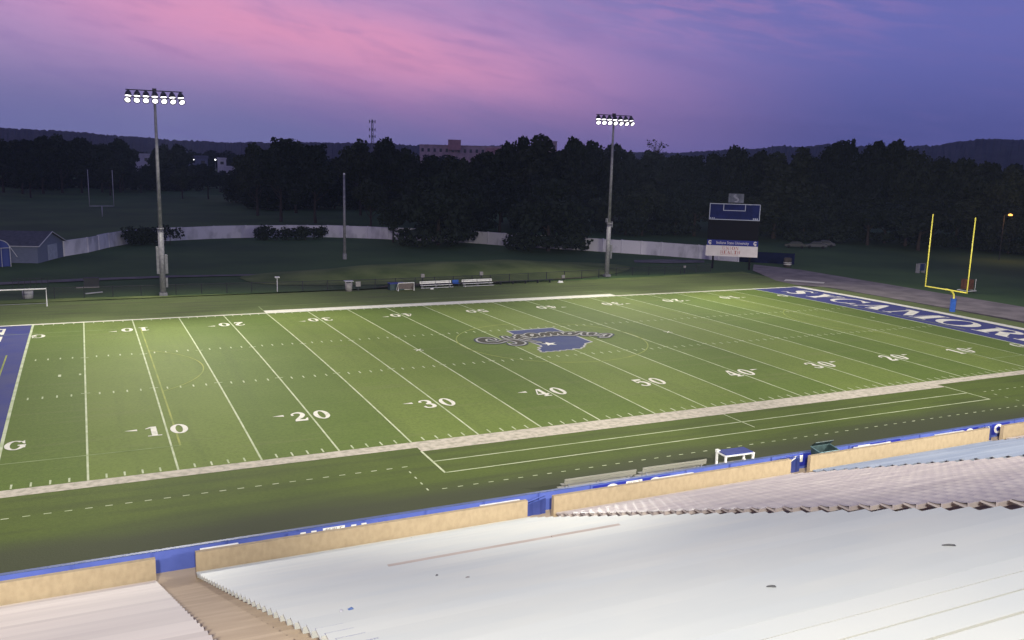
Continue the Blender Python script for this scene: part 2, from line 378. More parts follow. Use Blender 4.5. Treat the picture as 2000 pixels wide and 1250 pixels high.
G['5'] = 'r', [[(.17,.52,.06),(.44,.63,.06),(.74,.54,.12),(.82,.30,.15),(.62,.07,.07),(.28,.05,.06),(.12,.20,.11)]], [[(.12,.50),(.24,.50),(.26,.80),(.80,.80),(.86,1.0),(.14,1.0)]]
G['G'] = ring(.5,.5,.5,.5,.24,.42,48,360,28) + [bx(.62,1.0,.42,.54), bx(.74,.98,.20,.42), [(.78,.84),(.92,1.0),(.96,.62),(.86,.66)]]
def glyph(ch, f):
    """polygons of a letter, mapped from the unit box by f(u, v); each piece a hair above the last"""
    g = G[ch]; out = []
    if ch == 'S': g = ('r', [g], [])
    if isinstance(g, tuple):
        for k, r in enumerate(g[1]): out += [(p, z) for p, z in ribbon(r, 6, z0=.003*k)]
        out += [(p, .004+.001*k) for k, p in enumerate(g[2])]
    else: out = [(p, .0006*(k % 9)) for k, p in enumerate(g)]
    return [([f(u, v) for u, v in p], z) for p, z in out]

# end-zone word, read from midfield
WORD = [('S',45.7,42.2),('Y',41.6,37.6),('C',37.4,32.9),('A',32.8,28.2),('M',27.5,21.2),('O',20.9,15.9),('R',15.2,10.6),('E',10.1,6.6),('S',6.0,2.5)]
for ch, ya, yb in WORD:
    drape('painted_letter', glyph(ch, lambda u, v, ya=ya, yb=yb: (L+2.1+v*4.25, ya+(yb-ya)*u)), M['paint'], .014, label='white serif letter %s in the blue end zone' % ch)
for ch, ya, yb in (('T',39.4,43.4),('E',43.7,47.3)):
    drape('painted_letter', glyph(ch, lambda u, v, ya=ya, yb=yb: (-2.25-v*4.25, ya+(yb-ya)*u)), M['paint'], .014, label='white serif letter %s in the blue end zone' % ch)
# yard numbers
for yd in list(range(10, 100, 10)):
    s = str(min(yd, 100-yd)); x = yd*YD
    for near in (True, False):
        sg = 1 if near else -1; y0 = 6.55 if near else W-5.0
        f = lambda u, v, x=x, sg=sg, y0=y0: (x+sg*u, y0+sg*v*1.95)
        P = []
        P += glyph(s[0], lambda u, v: f(-1.28+u*1.08, v)); P += glyph('0', lambda u, v: f(.22+u*1.06, v))
        if yd != 50:
            left = yd < 50
            k = (-1 if left else 1)*sg
            P.append(([f(k*1.70, .86), f(k*1.70, .68), f(k*2.45, .79)], 0))
        drape('yard_number', P, M['paint'], .014, label='painted yard number %s0' % s[0])
for x, near in ((.72,True),(.72,False),(L-.75,True),(L-.75,False)):
    sg = 1 if near else -1; y0 = 6.55 if near else W-6.0
    drape('goal_letter', glyph('G', lambda u, v: (x+sg*(u-.5)*1.15, y0+sg*v*1.75)), M['paint'], .014, label='painted letter G')
# midfield logo: state outline, star, script
IN = [(43.58,30.1),(44.86,30.05),(46.37,30.2),(48.4,30.25),(48.95,30.25),(49.0,27.84),(49.15,25.54),(49.11,23.56),(49.17,22.47),(48.07,21.97),(47.85,21.5),(47.42,21.07),(47.2,20.6),(46.89,20.51),(46.48,20.02),(45.89,20.32),(45.5,19.82),(45.1,20.1),(44.71,19.9),(44.3,20.05),(44.06,19.7),(43.76,19.97),(43.2,19.8),(42.9,20.0),(42.61,19.75),(42.25,19.96),(42.5,20.5),(42.45,21.0),(42.9,21.3),(42.85,21.8),(43.35,22.0),(43.54,22.46),(43.35,24.12),(43.4,25.47),(43.45,28.26)]
STAR = [(44.7+math.cos(R(90+36*i))*(.85 if i % 2 == 0 else .34), 22.95+math.sin(R(90+36*i))*(.85 if i % 2 == 0 else .34)) for i in range(10)]
cxm = sum(p[0] for p in IN)/len(IN); cym = sum(p[1] for p in IN)/len(IN)
edge = []
for i in range(len(IN)):
    edge.append((seg(IN[i], IN[(i+1) % len(IN)], .20), .0004*(i % 7)))
SCRIPT = [
 [(40.41,26.2,.10),(40.37,26.94,.22),(39.85,27.2,.34),(39.30,26.8,.36),(39.05,25.84,.34),(39.45,25.2,.28),(40.21,24.99,.22),(41.16,25.55,.20),(41.81,25.6,.22),(42.22,25.06,.30),(42.30,24.25,.34),(41.86,23.6,.28),(41.30,23.55,.18),(41.18,24.05,.10)],
 [(42.03,27.38,.16),(41.96,26.61,.18),(42.19,26.10,.18),(42.62,25.95,.16),(43.0,26.5,.14),(43.15,27.1,.14),(43.2,25.9,.16),(43.45,25.1,.16),(43.75,24.4,.13),(44.05,23.8,.07)],
 [(44.14,27.2,.14),(43.92,27.75,.18),(43.55,27.5,.20),(43.5,26.87,.20),(43.75,26.2,.16),(44.1,26.1,.12)],
 [(45.56,27.56,.16),(45.2,28.0,.20),(44.66,27.6,.22),(44.42,26.8,.22),(44.65,26.2,.18),(45.2,26.84,.16),(45.6,27.54,.18),(45.35,26.4,.16),(45.68,26.3,.12)],
 [(45.68,26.3,.12),(46.2,27.4,.20),(46.62,27.7,.20),(46.35,26.5,.20),(46.55,26.6,.14),(47.0,27.6,.18),(47.45,27.85,.20),(47.2,26.6,.20),(47.4,26.7,.14),(47.85,27.6,.18),(48.2,27.6,.20),(47.95,26.4,.18),(48.3,26.3,.12)],
 [(48.45,26.6,.18),(48.95,27.2,.20),(49.5,27.2,.22),(49.52,26.6,.22),(48.96,26.05,.20),(48.5,26.1,.18),(48.5,26.6,.16)],
 [(49.5,26.3,.12),(50.0,26.8,.18),(50.5,27.05,.18),(50.75,26.6,.18),(50.35,26.1,.20),(50.1,25.5,.20),(50.5,25.4,.12)],
 [(50.5,25.4,.12),(51.1,25.75,.16),(51.55,26.15,.16),(51.35,26.35,.16),(50.95,25.9,.18),(50.95,25.25,.18),(51.5,25.05,.12)],
 [(51.5,25.05,.12),(52.2,25.4,.14),(52.75,25.3,.16),(52.55,24.9,.16),(52.1,24.55,.18),(51.75,24.1,.16),(51.2,24.05,.10)]]
logo = drape('midfield_logo', [(IN, 0)], M['logoblue'], .016, label='blue state outline with silver edge under dark script')
drape('logo_edge', edge, M['logosilver'], .020, parent=logo)
drape('star', [(STAR, 0)], M['paint'], .024, parent=logo)
for nm, ex, mt, off in (('script_border', .40, 'logonavy', .028), ('script_outline', .20, 'logosilver', .040), ('script_lettering', .02, 'logodark', .052)):
    P = []
    for k, s in enumerate(SCRIPT): P += ribbon(s, 6, extra=ex, z0=.0012*k, dz=.00003)
    drape(nm, P, M[mt], off, parent=logo)

# ------------------------------------------------------------------ paths, track, mounds
def sheet(name, poly, material, z, **tags):
    mb = MB(); mb.add([(x,y,z) for x,y in poly], [tuple(range(len(poly)))]); return mb.build(name, material, **tags)
sheet('far_verge', [(-24,63.4),(103.6,63.4),(104,66.2),(92,65.4),(78,64.3),(57,63.3),(40,63.0),(24,63.8),(4,65.8),(-24,66)], M['berm'], .0, kind='structure')
sheet('track', [(106.0,-30),(116.6,-30),(116.8,25),(116,66),(113,74),(106.8,67),(101.6,55.5),(101.2,51.0),(104.4,47.0),(105.9,20)], M['track'], .02, kind='structure')
sheet('track_border', [(103.6,-30),(106.0,-30),(105.9,20),(104.4,47.0),(101.2,51),(101.0,50.8),(103.2,46),(103.6,20)], M['mulch'], .012, kind='structure')
sheet('slab', [(102.6,54.8),(106.6,50.6),(107.9,51.6),(104.2,56.2)], M['slab'], .035, kind='structure')
sheet('gravel_path', [(-30,78.8),(-5,79.6),(4,80.6),(16,81.6),(27,80.8),(36,82.5),(36,83.4),(27,82.2),(16,83.6),(4,83.2),(-5,82.0),(-30,82)], M['gravel'], .0, kind='structure')
sheet('gravel_patch', [(93,82),(99,79.5),(106,79),(108,82),(102,85),(95,85.5)], M['gravel'], .0, kind='structure')
def blobsheet(name, cx, cy, rx, ry, h, material, seed, **tags):
    mb = MB(); n, m = 40, 14; vs = []; fs = []
    for j in range(m+1):
        q = j/m
        for i in range(n):
            a = 2*math.pi*i/n; k = 1+.10*mnoise.noise((math.cos(a)*1.5+seed, math.sin(a)*1.5, seed))
            x = cx+rx*q*k*math.cos(a); y = cy+ry*q*k*math.sin(a)
            z = h*(1-q*q)**1.5*(1+.25*mnoise.noise((x*.12, y*.12, seed))) - .02
            vs.append((x, y, z))
    for j in range(m):
        for i in range(n): fs.append((j*n+i, j*n+(i+1) % n, (j+1)*n+(i+1) % n, (j+1)*n+i))
    mb.add(vs, fs); return mb.build(name, material, smooth=True, **tags)
blobsheet('berm', 57, 77, 33, 11.0, 1.7, M['berm'], 3.3, kind='structure')
sheet('bare_earth', [(40,64.6),(48,65.2),(58,65.0),(70,66.0),(76,66.6),(70,68.2),(60,67.3),(50,67.6),(43,66.6)], M['dirt'], .0, kind='structure')

# ------------------------------------------------------------------ grandstand
ROW_Y, ROW_Z, RUN, RISE, NROW = -14.6, .20, .762, .305, 47
mb = MB(); X0, X1 = -14.0, 76.0
prof = []
for k in range(NROW):
    y = ROW_Y-RUN*k; z = ROW_Z+RISE*k
    prof += [(y, z-RISE if k else 0.0), (y, z)]
prof.append((ROW_Y-RUN*NROW, ROW_Z+RISE*(NROW-1)))
vs = [(x, y, z) for x in (X0, X1) for y, z in prof]; n = len(prof)
mb.add(vs, [(i, i+1, n+i+1, n+i) for i in range(n-1)])
mb.add([(X0, p[0], p[1]) for p in prof]+[(X0, prof[-1][0], -.1), (X0, ROW_Y, -.1)], [tuple(range(n+2))])
mb.add([(X1, p[0], p[1]) for p in prof]+[(X1, prof[-1][0], -.1), (X1, ROW_Y, -.1)], [tuple(range(n+2))])
mb.box(X0, X1, ROW_Y, -13.25, .0, .20)
stand = mb.build('grandstand', M['step'], kind='structure')
AISLES = [(7.0,8.5),(23.8,25.2),(40.4,41.8),(57.0,58.3)]
for a, b in AISLES:                                            # half steps up each aisle
    mb = MB()
    for k in range(NROW):
        y = ROW_Y-RUN*k; z = ROW_Z+RISE*k
        if k < NROW-1: mb.box(a+.03, b-.03, y-RUN+.001, y-RUN*.5, z+.002, z+RISE*.5)
    mb.build('aisle_step', M['step'], stand)
SECT = [('A',-13.0,6.95,'seatA','bleacher section of plain cream benches left of the first stair aisle',38),
        ('B',8.5,23.8,'seatB','bleacher section of pale blue white benches right of the first stair aisle',46),
        ('C',25.25,40.35,'seatC','bleacher section of pinkish grey contoured seats in the middle of the stand',40),
        ('D',41.85,56.95,'seatD','bleacher section of blue grey benches at the far end of the stand',24),
        ('E',58.35,73.0,'seatC','sliver of bleacher seats beyond the last wall gap',8)]
def row_mesh(code, x0, x1, mk, worn=False):
    mb = MB(); w = x1-x0
    d0, d1 = (-.01, -.432)
    zt = .42 if code != 'A' else .36
    def plank(a, b, mi=0):
        mb.add([(a,d0,zt-.05),(b,d0,zt-.05),(b,d1,zt-.05),(a,d1,zt-.05),(a,d0-.01,zt),(b,d0-.01,zt),(b,d1,zt),(a,d1,zt)],
               [(0,3,2,1),(4,5,6,7),(0,1,5,4),(1,2,6,5),(2,3,7,6),(3,0,4,7)], mi)
        if code in 'BCDE':
            h = .10
            mb.add([(a,d1+.002,zt+.002),(b,d1+.002,zt+.002),(b,d1-.03,zt-.06),(a,d1-.03,zt-.06),(a,d1-.035,zt+h),(b,d1-.035,zt+h),(b,d1-.06,zt+h),(a,d1-.06,zt+h)],
                   [(0,3,2,1),(4,5,6,7),(0,1,5,4),(1,2,6,5),(2,3,7,6),(3,0,4,7)], mi)
    if code in 'CE':
        n = int(w/.48); st = w/n
        vs = []; fs = []; sub = 6; cols = 5
        for i in range(n*sub+1):
            x = st*i/sub; ph = 2*math.pi*i/sub
            for j in range(cols):
                q = j/(cols-1); y = d0+(d1-d0)*q
                z = zt-.012*(1+math.cos(ph+math.pi))*math.sin(math.pi*min(1, q+.1))*.9+(.07*q**3)
                vs.append((x, y, z))
        for i in range(n*sub):
            for j in range(cols-1): fs.append((i*cols+j, (i+1)*cols+j, (i+1)*cols+j+1, i*cols+j+1))
        mb.add(vs, fs); mb.box(0, w, d1+.01, d0-.01, zt-.08, zt-.035)
        mb.box(0, w, d1-.06, d1-.005, zt-.06, zt+.08)
    elif worn:
        a, b, c = 4.5, 10.2, 12.9
        plank(0, a); plank(a+.005, b, 2); plank(b+.03, c, 2); plank(c+.005, w)
    else: plank(0, w)
    nb = max(2, int(w/1.9))
    for i in range(nb+1):
        x = .40+(w-.80)*i/nb
        mb.box(x-.025, x+.025, d1+.06, d0-.08, zt-.11, zt-.051, 1); mb.box(x-.025, x+.025, -.32, -.20, .002, zt-.11, 1)
    if code in 'BCD': mb.box(.03, .10, d1+.08, d0-.06, zt-.12, zt-.052, 1)
    me_o = mb.build('bench_row', [M[mk], M['bracket'], M['weathered']], smooth=False)
    return me_o
# tiny word printed at the aisle end of the near rows
def text_mesh(name, txt, size, material, parent, loc, rot, align='LEFT', ext=0.0, shear=0.0, squash=1.0, **tags):
    cu = bpy.data.curves.new(name, 'FONT'); cu.body = txt; cu.size = size; cu.align_x = align; cu.extrude = ext; cu.shear = shear; cu.resolution_u = 2
    to = bpy.data.objects.new(name, cu); COL.objects.link(to)
    dg = bpy.context.evaluated_depsgraph_get(); dg.update()
    me = bpy.data.meshes.new_from_object(to.evaluated_get(dg)); COL.objects.unlink(to); bpy.data.objects.remove(to); bpy.data.curves.remove(cu)
    me.materials.clear(); me.materials.append(material)
    o = link(name, me, parent, loc, **tags); o.rotation_euler = rot; o.scale = (squash, 1, 1); return o
ink = None
for code, x0, x1, mk, lab, nr in SECT:
    root = thing('bleacher_section', (x0, ROW_Y, ROW_Z), lab, 'bleachers', 'bleacher sections of the near grandstand')
    proto = row_mesh(code, x0, x1, mk)
    for k in range(nr):
        if k == 0: o = proto
        elif code == 'B' and k == 15: o = row_mesh(code, x0, x1, mk, worn=True)
        else: o = proto.copy()
        if o.name not in COL.objects: COL.objects.link(o)
        o.parent = root; o.location = (0, -RUN*k, RISE*k)
        if code == 'B' and 18 <= k <= 31:
            if ink is None:
                ink = text_mesh('lettering', 'SYCAMORES', .085, M['seatink'], o, (.10,-.30,.4225), (0,0,0), squash=1.15)
            else:
                c = ink.copy(); COL.objects.link(c); c.parent = o
# scraps on the benches
def on_bench(x, k, dy=-.2): return (x, ROW_Y-RUN*k+dy, ROW_Z+RISE*k+.421)
def scrap(x, k, sx, sy, material, label, rz):
    mb = MB(); mb.add([(-sx,-sy,.004),(sx,-sy*.8,.012),(sx*.9,sy,.02),(-sx*.8,sy*.9,.006),(0,0,.035)], [(0,1,4),(1,2,4),(2,3,4),(3,0,4)])
    mb.add([(-sx,-sy,.002),(sx,-sy*.8,.002),(sx*.9,sy,.002),(-sx*.8,sy*.9,.002)], [(0,1,2,3)])
    o = mb.build('litter', material, loc=on_bench(x, k)); o.rotation_euler.z = rz; tag(o, label, 'litter', 'litter left on the benches')
scrap(9.72, 25, .06, .05, mat('scrap_blue', (.12,.20,.42), .6), 'small blue scrap of paper on the pale benches by the stair aisle', .3)
scrap(9.52, 25, .045, .035, M['palewall'], 'small grey scrap right beside the blue scrap', .8)
scrap(18.86, 34, .13, .02, M['ivory'], 'thin dark stick on the white benches towards the far right', -.5)
scrap(14.75, 34, .08, .02, M['ivory'], 'thin dark stick on the white benches at the bottom middle', -.5)
scrap(13.03, 23, .05, .025, M['grey'], 'short grey sliver on the benches below the left tip of the weathered plank', -.4)
scrap(12.82, 21, .05, .03, M['ivory'], 'dark crumb on the bench just below the left tip of the weathered plank', .9)
scrap(17.7, 0, .06, .05, M['ivory'], 'tiny black lump near the concrete wall on the pale blue benches', .1)

# concrete front walls between the aisle gaps
GAPS = [(-13.6,6.98),(8.52,23.78),(25.22,40.38),(41.82,56.98),(58.32,75.0)]
PLAB = ['tan concrete wall in front of the cream benches, left of the first gap','tan concrete wall between the first and second gaps, in front of pale benches',
        'tan concrete wall between the second and third gaps, in front of pinkish seats','tan concrete wall in front of the blue grey benches','short stretch of tan concrete wall beyond the last gap']
for (a, b), lab in zip(GAPS, PLAB):
    mb = MB(); n = int((b-a)/.6)
    # slightly chipped top edge
    P = []
    for i in range(n+1):
        x = a+(b-a)*i/n; P.append((x, 1.36+.012*mnoise.noise((x*2.3, 1, 5))+.008*mnoise.noise((x*9, 1, 5))))
    for i in range(n):
        (xa, za), (xb, zb) = P[i], P[i+1]
        mb.add([(xa,-14.16,.2),(xb,-14.16,.2),(xb,-14.42,.2),(xa,-14.42,.2),(xa,-14.18,za),(xb,-14.18,zb),(xb,-14.40,zb),(xa,-14.40,za)],
               [(4,5,6,7),(0,1,5,4),(2,3,7,6)] + ([(3,0,4,7)] if i == 0 else []) + ([(1,2,6,5)] if i == n-1 else []))
    tag(mb.build('concrete_wall', M['concrete']), lab, 'wall', 'concrete front walls of the stand')
# blue field wall with sloping cap
mb = MB(); mb.box(X0, X1, -13.24, -13.14, 0, 1.17)
bw = mb.build('field_wall', M['bluewall']); tag(bw, 'long blue wall along the near sideline in front of the stand', 'wall')
mb = MB(); mb.box(X0, X1, -13.28, -13.10, 1.172, 1.20); mb.build('cap_rail', mat('cap_blue_grey', (.085,.115,.25), .5, var=.1, scale=2), bw)
for x in [X0+3+i*3.0 for i in range(29)]:
    mb = MB(); mb.box(x-.03, x+.03, -13.32, -13.242, .2, 1.16); mb.build('stiffener', M['bluewall'], bw)
# gap closures: darker blue sheets between the concrete walls
for (a, b), lab, mt in zip([(23.8,25.2),(40.4,41.8),(57.0,58.3)], ['dark blue tarp closing the second gap, a rail running up it','blue tarp with white marks closing the third gap','dark blue tarp closing the last gap at the far right'], ['bluedark','bluedark','bluedark']):
    t = thing('gap_tarp', (a, -13.6, .2), lab, 'tarp', 'tarps closing the stair gaps')
    mb = MB(); n = 8; w = b-a
    vs = []
    for i in range(n+1):
        x = w*i/n; dy = .03*math.sin(i*1.9)
        vs += [(x, dy, 0), (x, dy+.02, .50+.30*i/n if a < 25 else .92)]
    mb.add(vs, [(2*i, 2*i+2, 2*i+3, 2*i+1) for i in range(n)])
    mb.add([(v[0], v[1]-.03, v[2]) for v in vs], [(2*i, 2*i+2, 2*i+3, 2*i+1) for i in range(n)])
    mb.build('sheet', M[mt], t)
    mb = MB()
    if a < 25: mb.tube([(0,.06,.60),(w,.06,.95)], .03, 8)
    else: mb.tube([(0,.05,.96),(w,.05,.98)], .025, 8)
    mb.build('rail', M['bluewall'], t)
    if a > 25:
        mb = MB()
        mb.add([(.10,-.05,.62),(.45,-.05,.72),(.48,-.05,.80),(.14,-.05,.70)], [(0,1,2,3)]); mb.build('white_mark', M['white'], t)
        mb = MB(); mb.add([(.72,-.05,.70),(1.0,-.05,.84),(1.0,-.05,.91),(.74,-.05,.80)], [(0,1,2,3)]); mb.build('white_mark', M['white'], t)
# banners on the stand side of the blue wall
def banner(x0, x1, lab, letters, dark=True):
    t = thing('wall_banner', ((x0+x1)/2, -13.33, .40), lab, 'banner', 'banners hung on the blue field wall')
    w = (x1-x0)/2; mb = MB(); mb.box(-w, w, -.012, .012, 0, .72)
    mb.build('cloth', M['banner'] if dark else M['bluewall'], t)
    for ch, xc in letters:
        if ch == 'BUILT':
            mb = MB(); mb.box(xc-.50, xc+.50, -.0155, -.0125, .46, .70); fr = mb.build('text_frame', M['white'], t)
            text_mesh('lettering', 'BUILT', .24, M['bracket'], fr, (xc, -.018, .495), (R(90),0,0), 'CENTER', squash=1.25)
        elif ch == 'H':
            mb = MB(); mb.box(xc-.36, xc-.12, -.016, -.0125, .25, .66); mb.box(xc+.12, xc+.36, -.016, -.0125, .25, .66); mb.box(xc-.12, xc+.12, -.016, -.0125, .40, .47); mb.build('letter', M['white'], t)
        elif ch == 'O':
            mb = MB()
            for q in ring(xc, .38, .42, .32, .20, .17, 0, 360, 28): mb.add([(p[0], -.015, p[1]) for p in q]+[(p[0], -.0125, p[1]) for p in q], [(0,1,2,3),(4,7,6,5)])
            mb.build('letter', M['white'], t)
        elif ch == 'F':
            mb = MB(); mb.box(xc-.3, xc-.05, -.016, -.0125, .20, .66); mb.box(xc-.05, xc+.35, -.016, -.0125, .55, .66); mb.build('letter', M['white'], t)
banner(12.5, 16.6, 'wall banner with white H letters flanking a framed word, nearest the left', [('H',13.5),('BUILT',14.7),('H',15.9)] and [('H',-1.15),('BUILT',0),('H',1.15)], False)
banner(28.1, 32.9, 'dark blue wall banner with white O letters beside the near benches', [('O',-1.25),('BUILT',.1),('O',1.45)])
banner(41.0, 44.6, 'dark blue wall banner behind the third gap', [('H',-.9),('BUILT',1.0)])
banner(46.2, 50.2, 'dark blue wall banner just beyond the teal bin', [('BUILT',-1.1),('F',.8)])
banner(55.0, 60.4, 'dark blue wall banner behind the last gap', [('O',-1.2),('BUILT',.2),('O',1.6)])
# white planks set on posts in the walkway
for i, (a, b, lab) in enumerate([(8.75,10.3,'white plank on the wall top right of the first gap'),(21.5,23.6,'white plank at the end of the wall left of the second gap'),(31.4,34.0,'white plank behind the wall near the blue topped cart'),(45.7,48.4,'white plank on the wall beyond the teal bin'),(52.6,55.2,'white plank on the wall left of the last gap')]):
    t = thing('ledge_plank', ((a+b)/2, -13.95, .2), lab, 'plank', 'white planks along the concrete wall')
    w = (b-a)/2; mb = MB(); mb.box(-w, w, -.14, .14, 1.02, 1.06); mb.build('board', M['white'], t)
    for x in (-w+.2, w-.2):
        mb = MB(); mb.box(x-.03, x+.03, -.03, .03, 0, 1.02); mb.build('post', M['steeldark'], t)

# ------------------------------------------------------------------ light towers
def light_tower(loc, lab, wide):
    t = thing('light_tower', loc, lab, 'light tower', 'floodlight towers behind the far sideline')
    mb = MB(); mb.tube([(0,0,8.2),(0,0,16),(0,0,24.3)], [.25,.20,.14], 14); mb.build('pole', M['steel'], t, smooth=True)
    mb = MB(); mb.tube([(0,0,0),(0,0,8.1)], [.36,.33], 14); mb.tube([(0,0,8.1),(0,0,8.25)], [.40,.40], 14); mb.build('pole_sleeve', M['steel'], t, smooth=True)
    mb = MB(); mb.box(-.45,.45,-.45,.45,0,.35); mb.build('footing', M['steeldark'], t)
    boxes = ((-.62,-.32,2.7,6.0),(.34,.66,2.7,5.0),(.34,.58,1.0,2.2)) if wide else ((.34,.62,2.8,4.9),(-.55,-.34,8.35,8.95),(.32,.5,7.6,8.5))
    for a, b, z0, z1 in boxes:
        mb = MB(); mb.box(a, b, -.22, .22, z0, z1); mb.build('ballast_box', M['steeldark'], t)
    mb = MB(); mb.tube([(-3.12,-.1,24.35),(3.12,-.1,24.35)], .06, 8); mb.tube([(-3.12,-.1,23.55),(3.12,-.1,23.55)], .06, 8)
    mb.box(-.22,.22,-.2,.16,24.1,24.62)
    for i in range(7): mb.tube([((i-3)*.95,-.1,24.35),((i-3)*.95,-.1,23.55)], .035, 6)
    mb.build('crossarm', M['housing'], t)
    for r in range(2):
        for i in range(7):
            x = (i-3)*.95; fan = (i-3)*.12
            tilt = R(78) if r == 0 else R(38)
            d = Vector((math.sin(fan)*math.cos(tilt), -math.cos(fan)*math.cos(tilt), -math.sin(tilt)))
            c = Vector((x, -.25, 24.16 if r == 0 else 23.45))
            mb = MB(); mb.tube([c-d*.12, c, c+d*.22, c+d*.55], [.10,.22,.34,.40], 14, cap=False); mb.tube([c-d*.18, c-d*.10], [.12,.12], 10)
            mb.tube([c, (x,-.1,c.z+.12)], .04, 6)
            fl = mb.build('floodlight', M['housing'], t)
            mb = MB(); e = c+d*.50; u = d.cross(Vector((0,0,1))).normalized(); w_ = u.cross(d)
            mb.add([e+(u*math.cos(k*math.pi/8)+w_*math.sin(k*math.pi/8))*(.35 if r == 0 else .29) for k in range(16)]+[e+d*.06], [(k, (k+1) % 16, 16) for k in range(16)])
            mb.build('lens', M['lens'], fl)
    return t
light_tower((13.45,65.02,0), 'taller looking floodlight tower at left with two rows of lit lamps', True)
light_tower((77.74,66.54,0), 'floodlight tower right of centre, lit lamps above the dark tree line', False)
t = thing('steel_pole', (45.1,98.7,-.1), 'plain grey pole standing alone on the dark grass before the white wall', 'pole')
mb = MB(); mb.tube([(0,0,.9),(0,0,14.3)], [.27,.17], 12); mb.build('shaft', M['steel'], t, smooth=True)
mb = MB(); mb.tube([(0,0,0),(0,0,.9),(0,0,1.0)], [.36,.34,.28], 12); mb.build('base', M['steeldark'], t)
mb = MB(); mb.tube([(0,0,14.3),(0,0,14.55)], [.2,.12], 12); mb.build('cap', M['white'], t)

# ------------------------------------------------------------------ goal posts
def uprights(loc, lab, rz, cw, ctop, utop, setback, mt, pad, r):
    t = thing('goal_post', loc, lab, 'goal post', None, rz)
    mb = MB()
    if setback: mb.tube([(0,0,0),(0,0,2.1)]+[(0, -setback*(1-math.cos(a)), 2.1+(ctop-2.1)*math.sin(a)) for a in [R(18*i) for i in range(1,6)]], r*1.35, 12)
    else: mb.tube([(0,0,0),(0,0,ctop)], r*1.2, 10)
    mb.build('stand_pipe', mt, t, smooth=True)
    yb = -setback
    mb = MB(); mb.tube([(-cw/2,yb,ctop),(cw/2,yb,ctop)], r, 10); mb.build('crossbar', mt, t, smooth=True)
    for s in (-1, 1):
        mb = MB(); mb.tube([(s*cw/2,yb,ctop-r),(s*cw/2,yb,utop)], [r, r*.85], 10); mb.build('upright', mt, t, smooth=True)
    if pad:
        mb = MB(); mb.tube([(0,0,.0),(0,0,1.9)], [.34,.34], 8); mb.build('pad', M['padblue'], t)
    return t
uprights((102.2,24.40,0), 'yellow goal post with blue padded base behind the end zone', R(-90), 5.95, 3.1, 12.15, 1.65, M['goalyellow'], True, .075)
uprights((9.65,206.4,-.1), 'thin grey goal post on the distant practice field', R(4), 5.8, 2.7, 12.0, 0, M['palewall'], False, .085)

# ------------------------------------------------------------------ scoreboard
sb = thing('scoreboard', (104.0,69.3,0), 'tall scoreboard with blue panel above a white sponsor sign', 'scoreboard', None, math.atan2(67.9-70.65, 106.68-101.27)+R(-8))
for x in (-3.05, 3.05):
    mb = MB(); mb.box(x-.16, x+.16, .05, .35, 0, 11.2); mb.build('post', M['boardblack'], sb)
mb = MB(); mb.box(-4.15, 4.15, -.25, .05, 8.35, 11.05); pan = mb.build('score_panel', M['boardblue'], sb)
mb = MB(); y = -.262
for a in ((-4.15,4.15,10.95,11.06),(-4.15,4.15,8.34,8.45),(-4.15,-4.04,8.45,10.95),(4.04,4.15,8.45,10.95),(-1.9,1.75,9.88,9.98),(-1.9,-1.8,9.98,10.95),(1.65,1.75,9.98,10.95)): mb.box(a[0], a[1], y-.01, y+.01, a[2], a[3])
mb.build('panel_outline', M['boardline'], pan)
mb = MB()
for i in range(3): mb.box(3.05+i*.30, 3.25+i*.30, -.266, -.2505, 8.50, 8.74); 
for i in range(3): mb.box(-3.95+i*.28, -3.8+i*.28, -.266, -.2505, 8.50, 8.68)
mb.build('small_digits', M['boardline'], pan)
mb = MB(); mb.box(-4.2, 4.15, -.2, .05, 4.95, 8.35); mb.build('message_screen', M['boardblack'], sb)
mb = MB(); mb.box(-1.15, 1.35, -.12, .0, 11.25, 12.75); em = mb.build('emblem_panel', M['emblem'], sb)
mb = MB()
for q in ribbon([(.1,12.6,.10),(-.25,12.35,.14),(.15,12.05,.16),(.45,11.75,.14),(.2,11.45,.12),(-.15,11.42,.08)], 5): mb.add([(p[0], -.125-q[1], p[1]) for p in q[0]], [(0,1,2,3)])
mb.build('emblem', mat('emblem_pale', (.25,.25,.30), .7), em)
mb = MB()
for s in (-1, 1): mb.tube([(s*3.0,.2,11.1),(s*1.1,.2,12.4)], .04, 6)
mb.tube([(-.8,.05,11.0),(-.8,.05,11.3)], .06, 6); mb.tube([(1.0,.05,11.0),(1.0,.05,11.3)], .06, 6); mb.build('top_frame', M['boardblack'], sb)
mb = MB(); mb.box(-4.2, 4.2, -.26, .05, 4.02, 4.95); ub = mb.build('name_strip', M['signblue'], sb)
text_mesh('lettering', 'Indiana State University', .68, M['signwhite'], ub, (0,-.268,4.28), (R(90),0,0), 'CENTER', squash=.83)
for x in (-3.72, 3.72):
    mb = MB()
    for q in ring(x, 4.52, .30, .34, .13, .16, 30, 330, 14)+[bx(x-.05, x+.12, 4.1, 4.5)]: mb.add([(p[0], -.27, p[1]) for p in q], [tuple(range(len(q)))])
    mb.build('mascot_mark', M['signwhite'], ub)
mb = MB(); mb.box(-4.35, 4.2, -.28, .05, 2.2, 4.0); us = mb.build('sponsor_panel', M['signwhite'], sb)
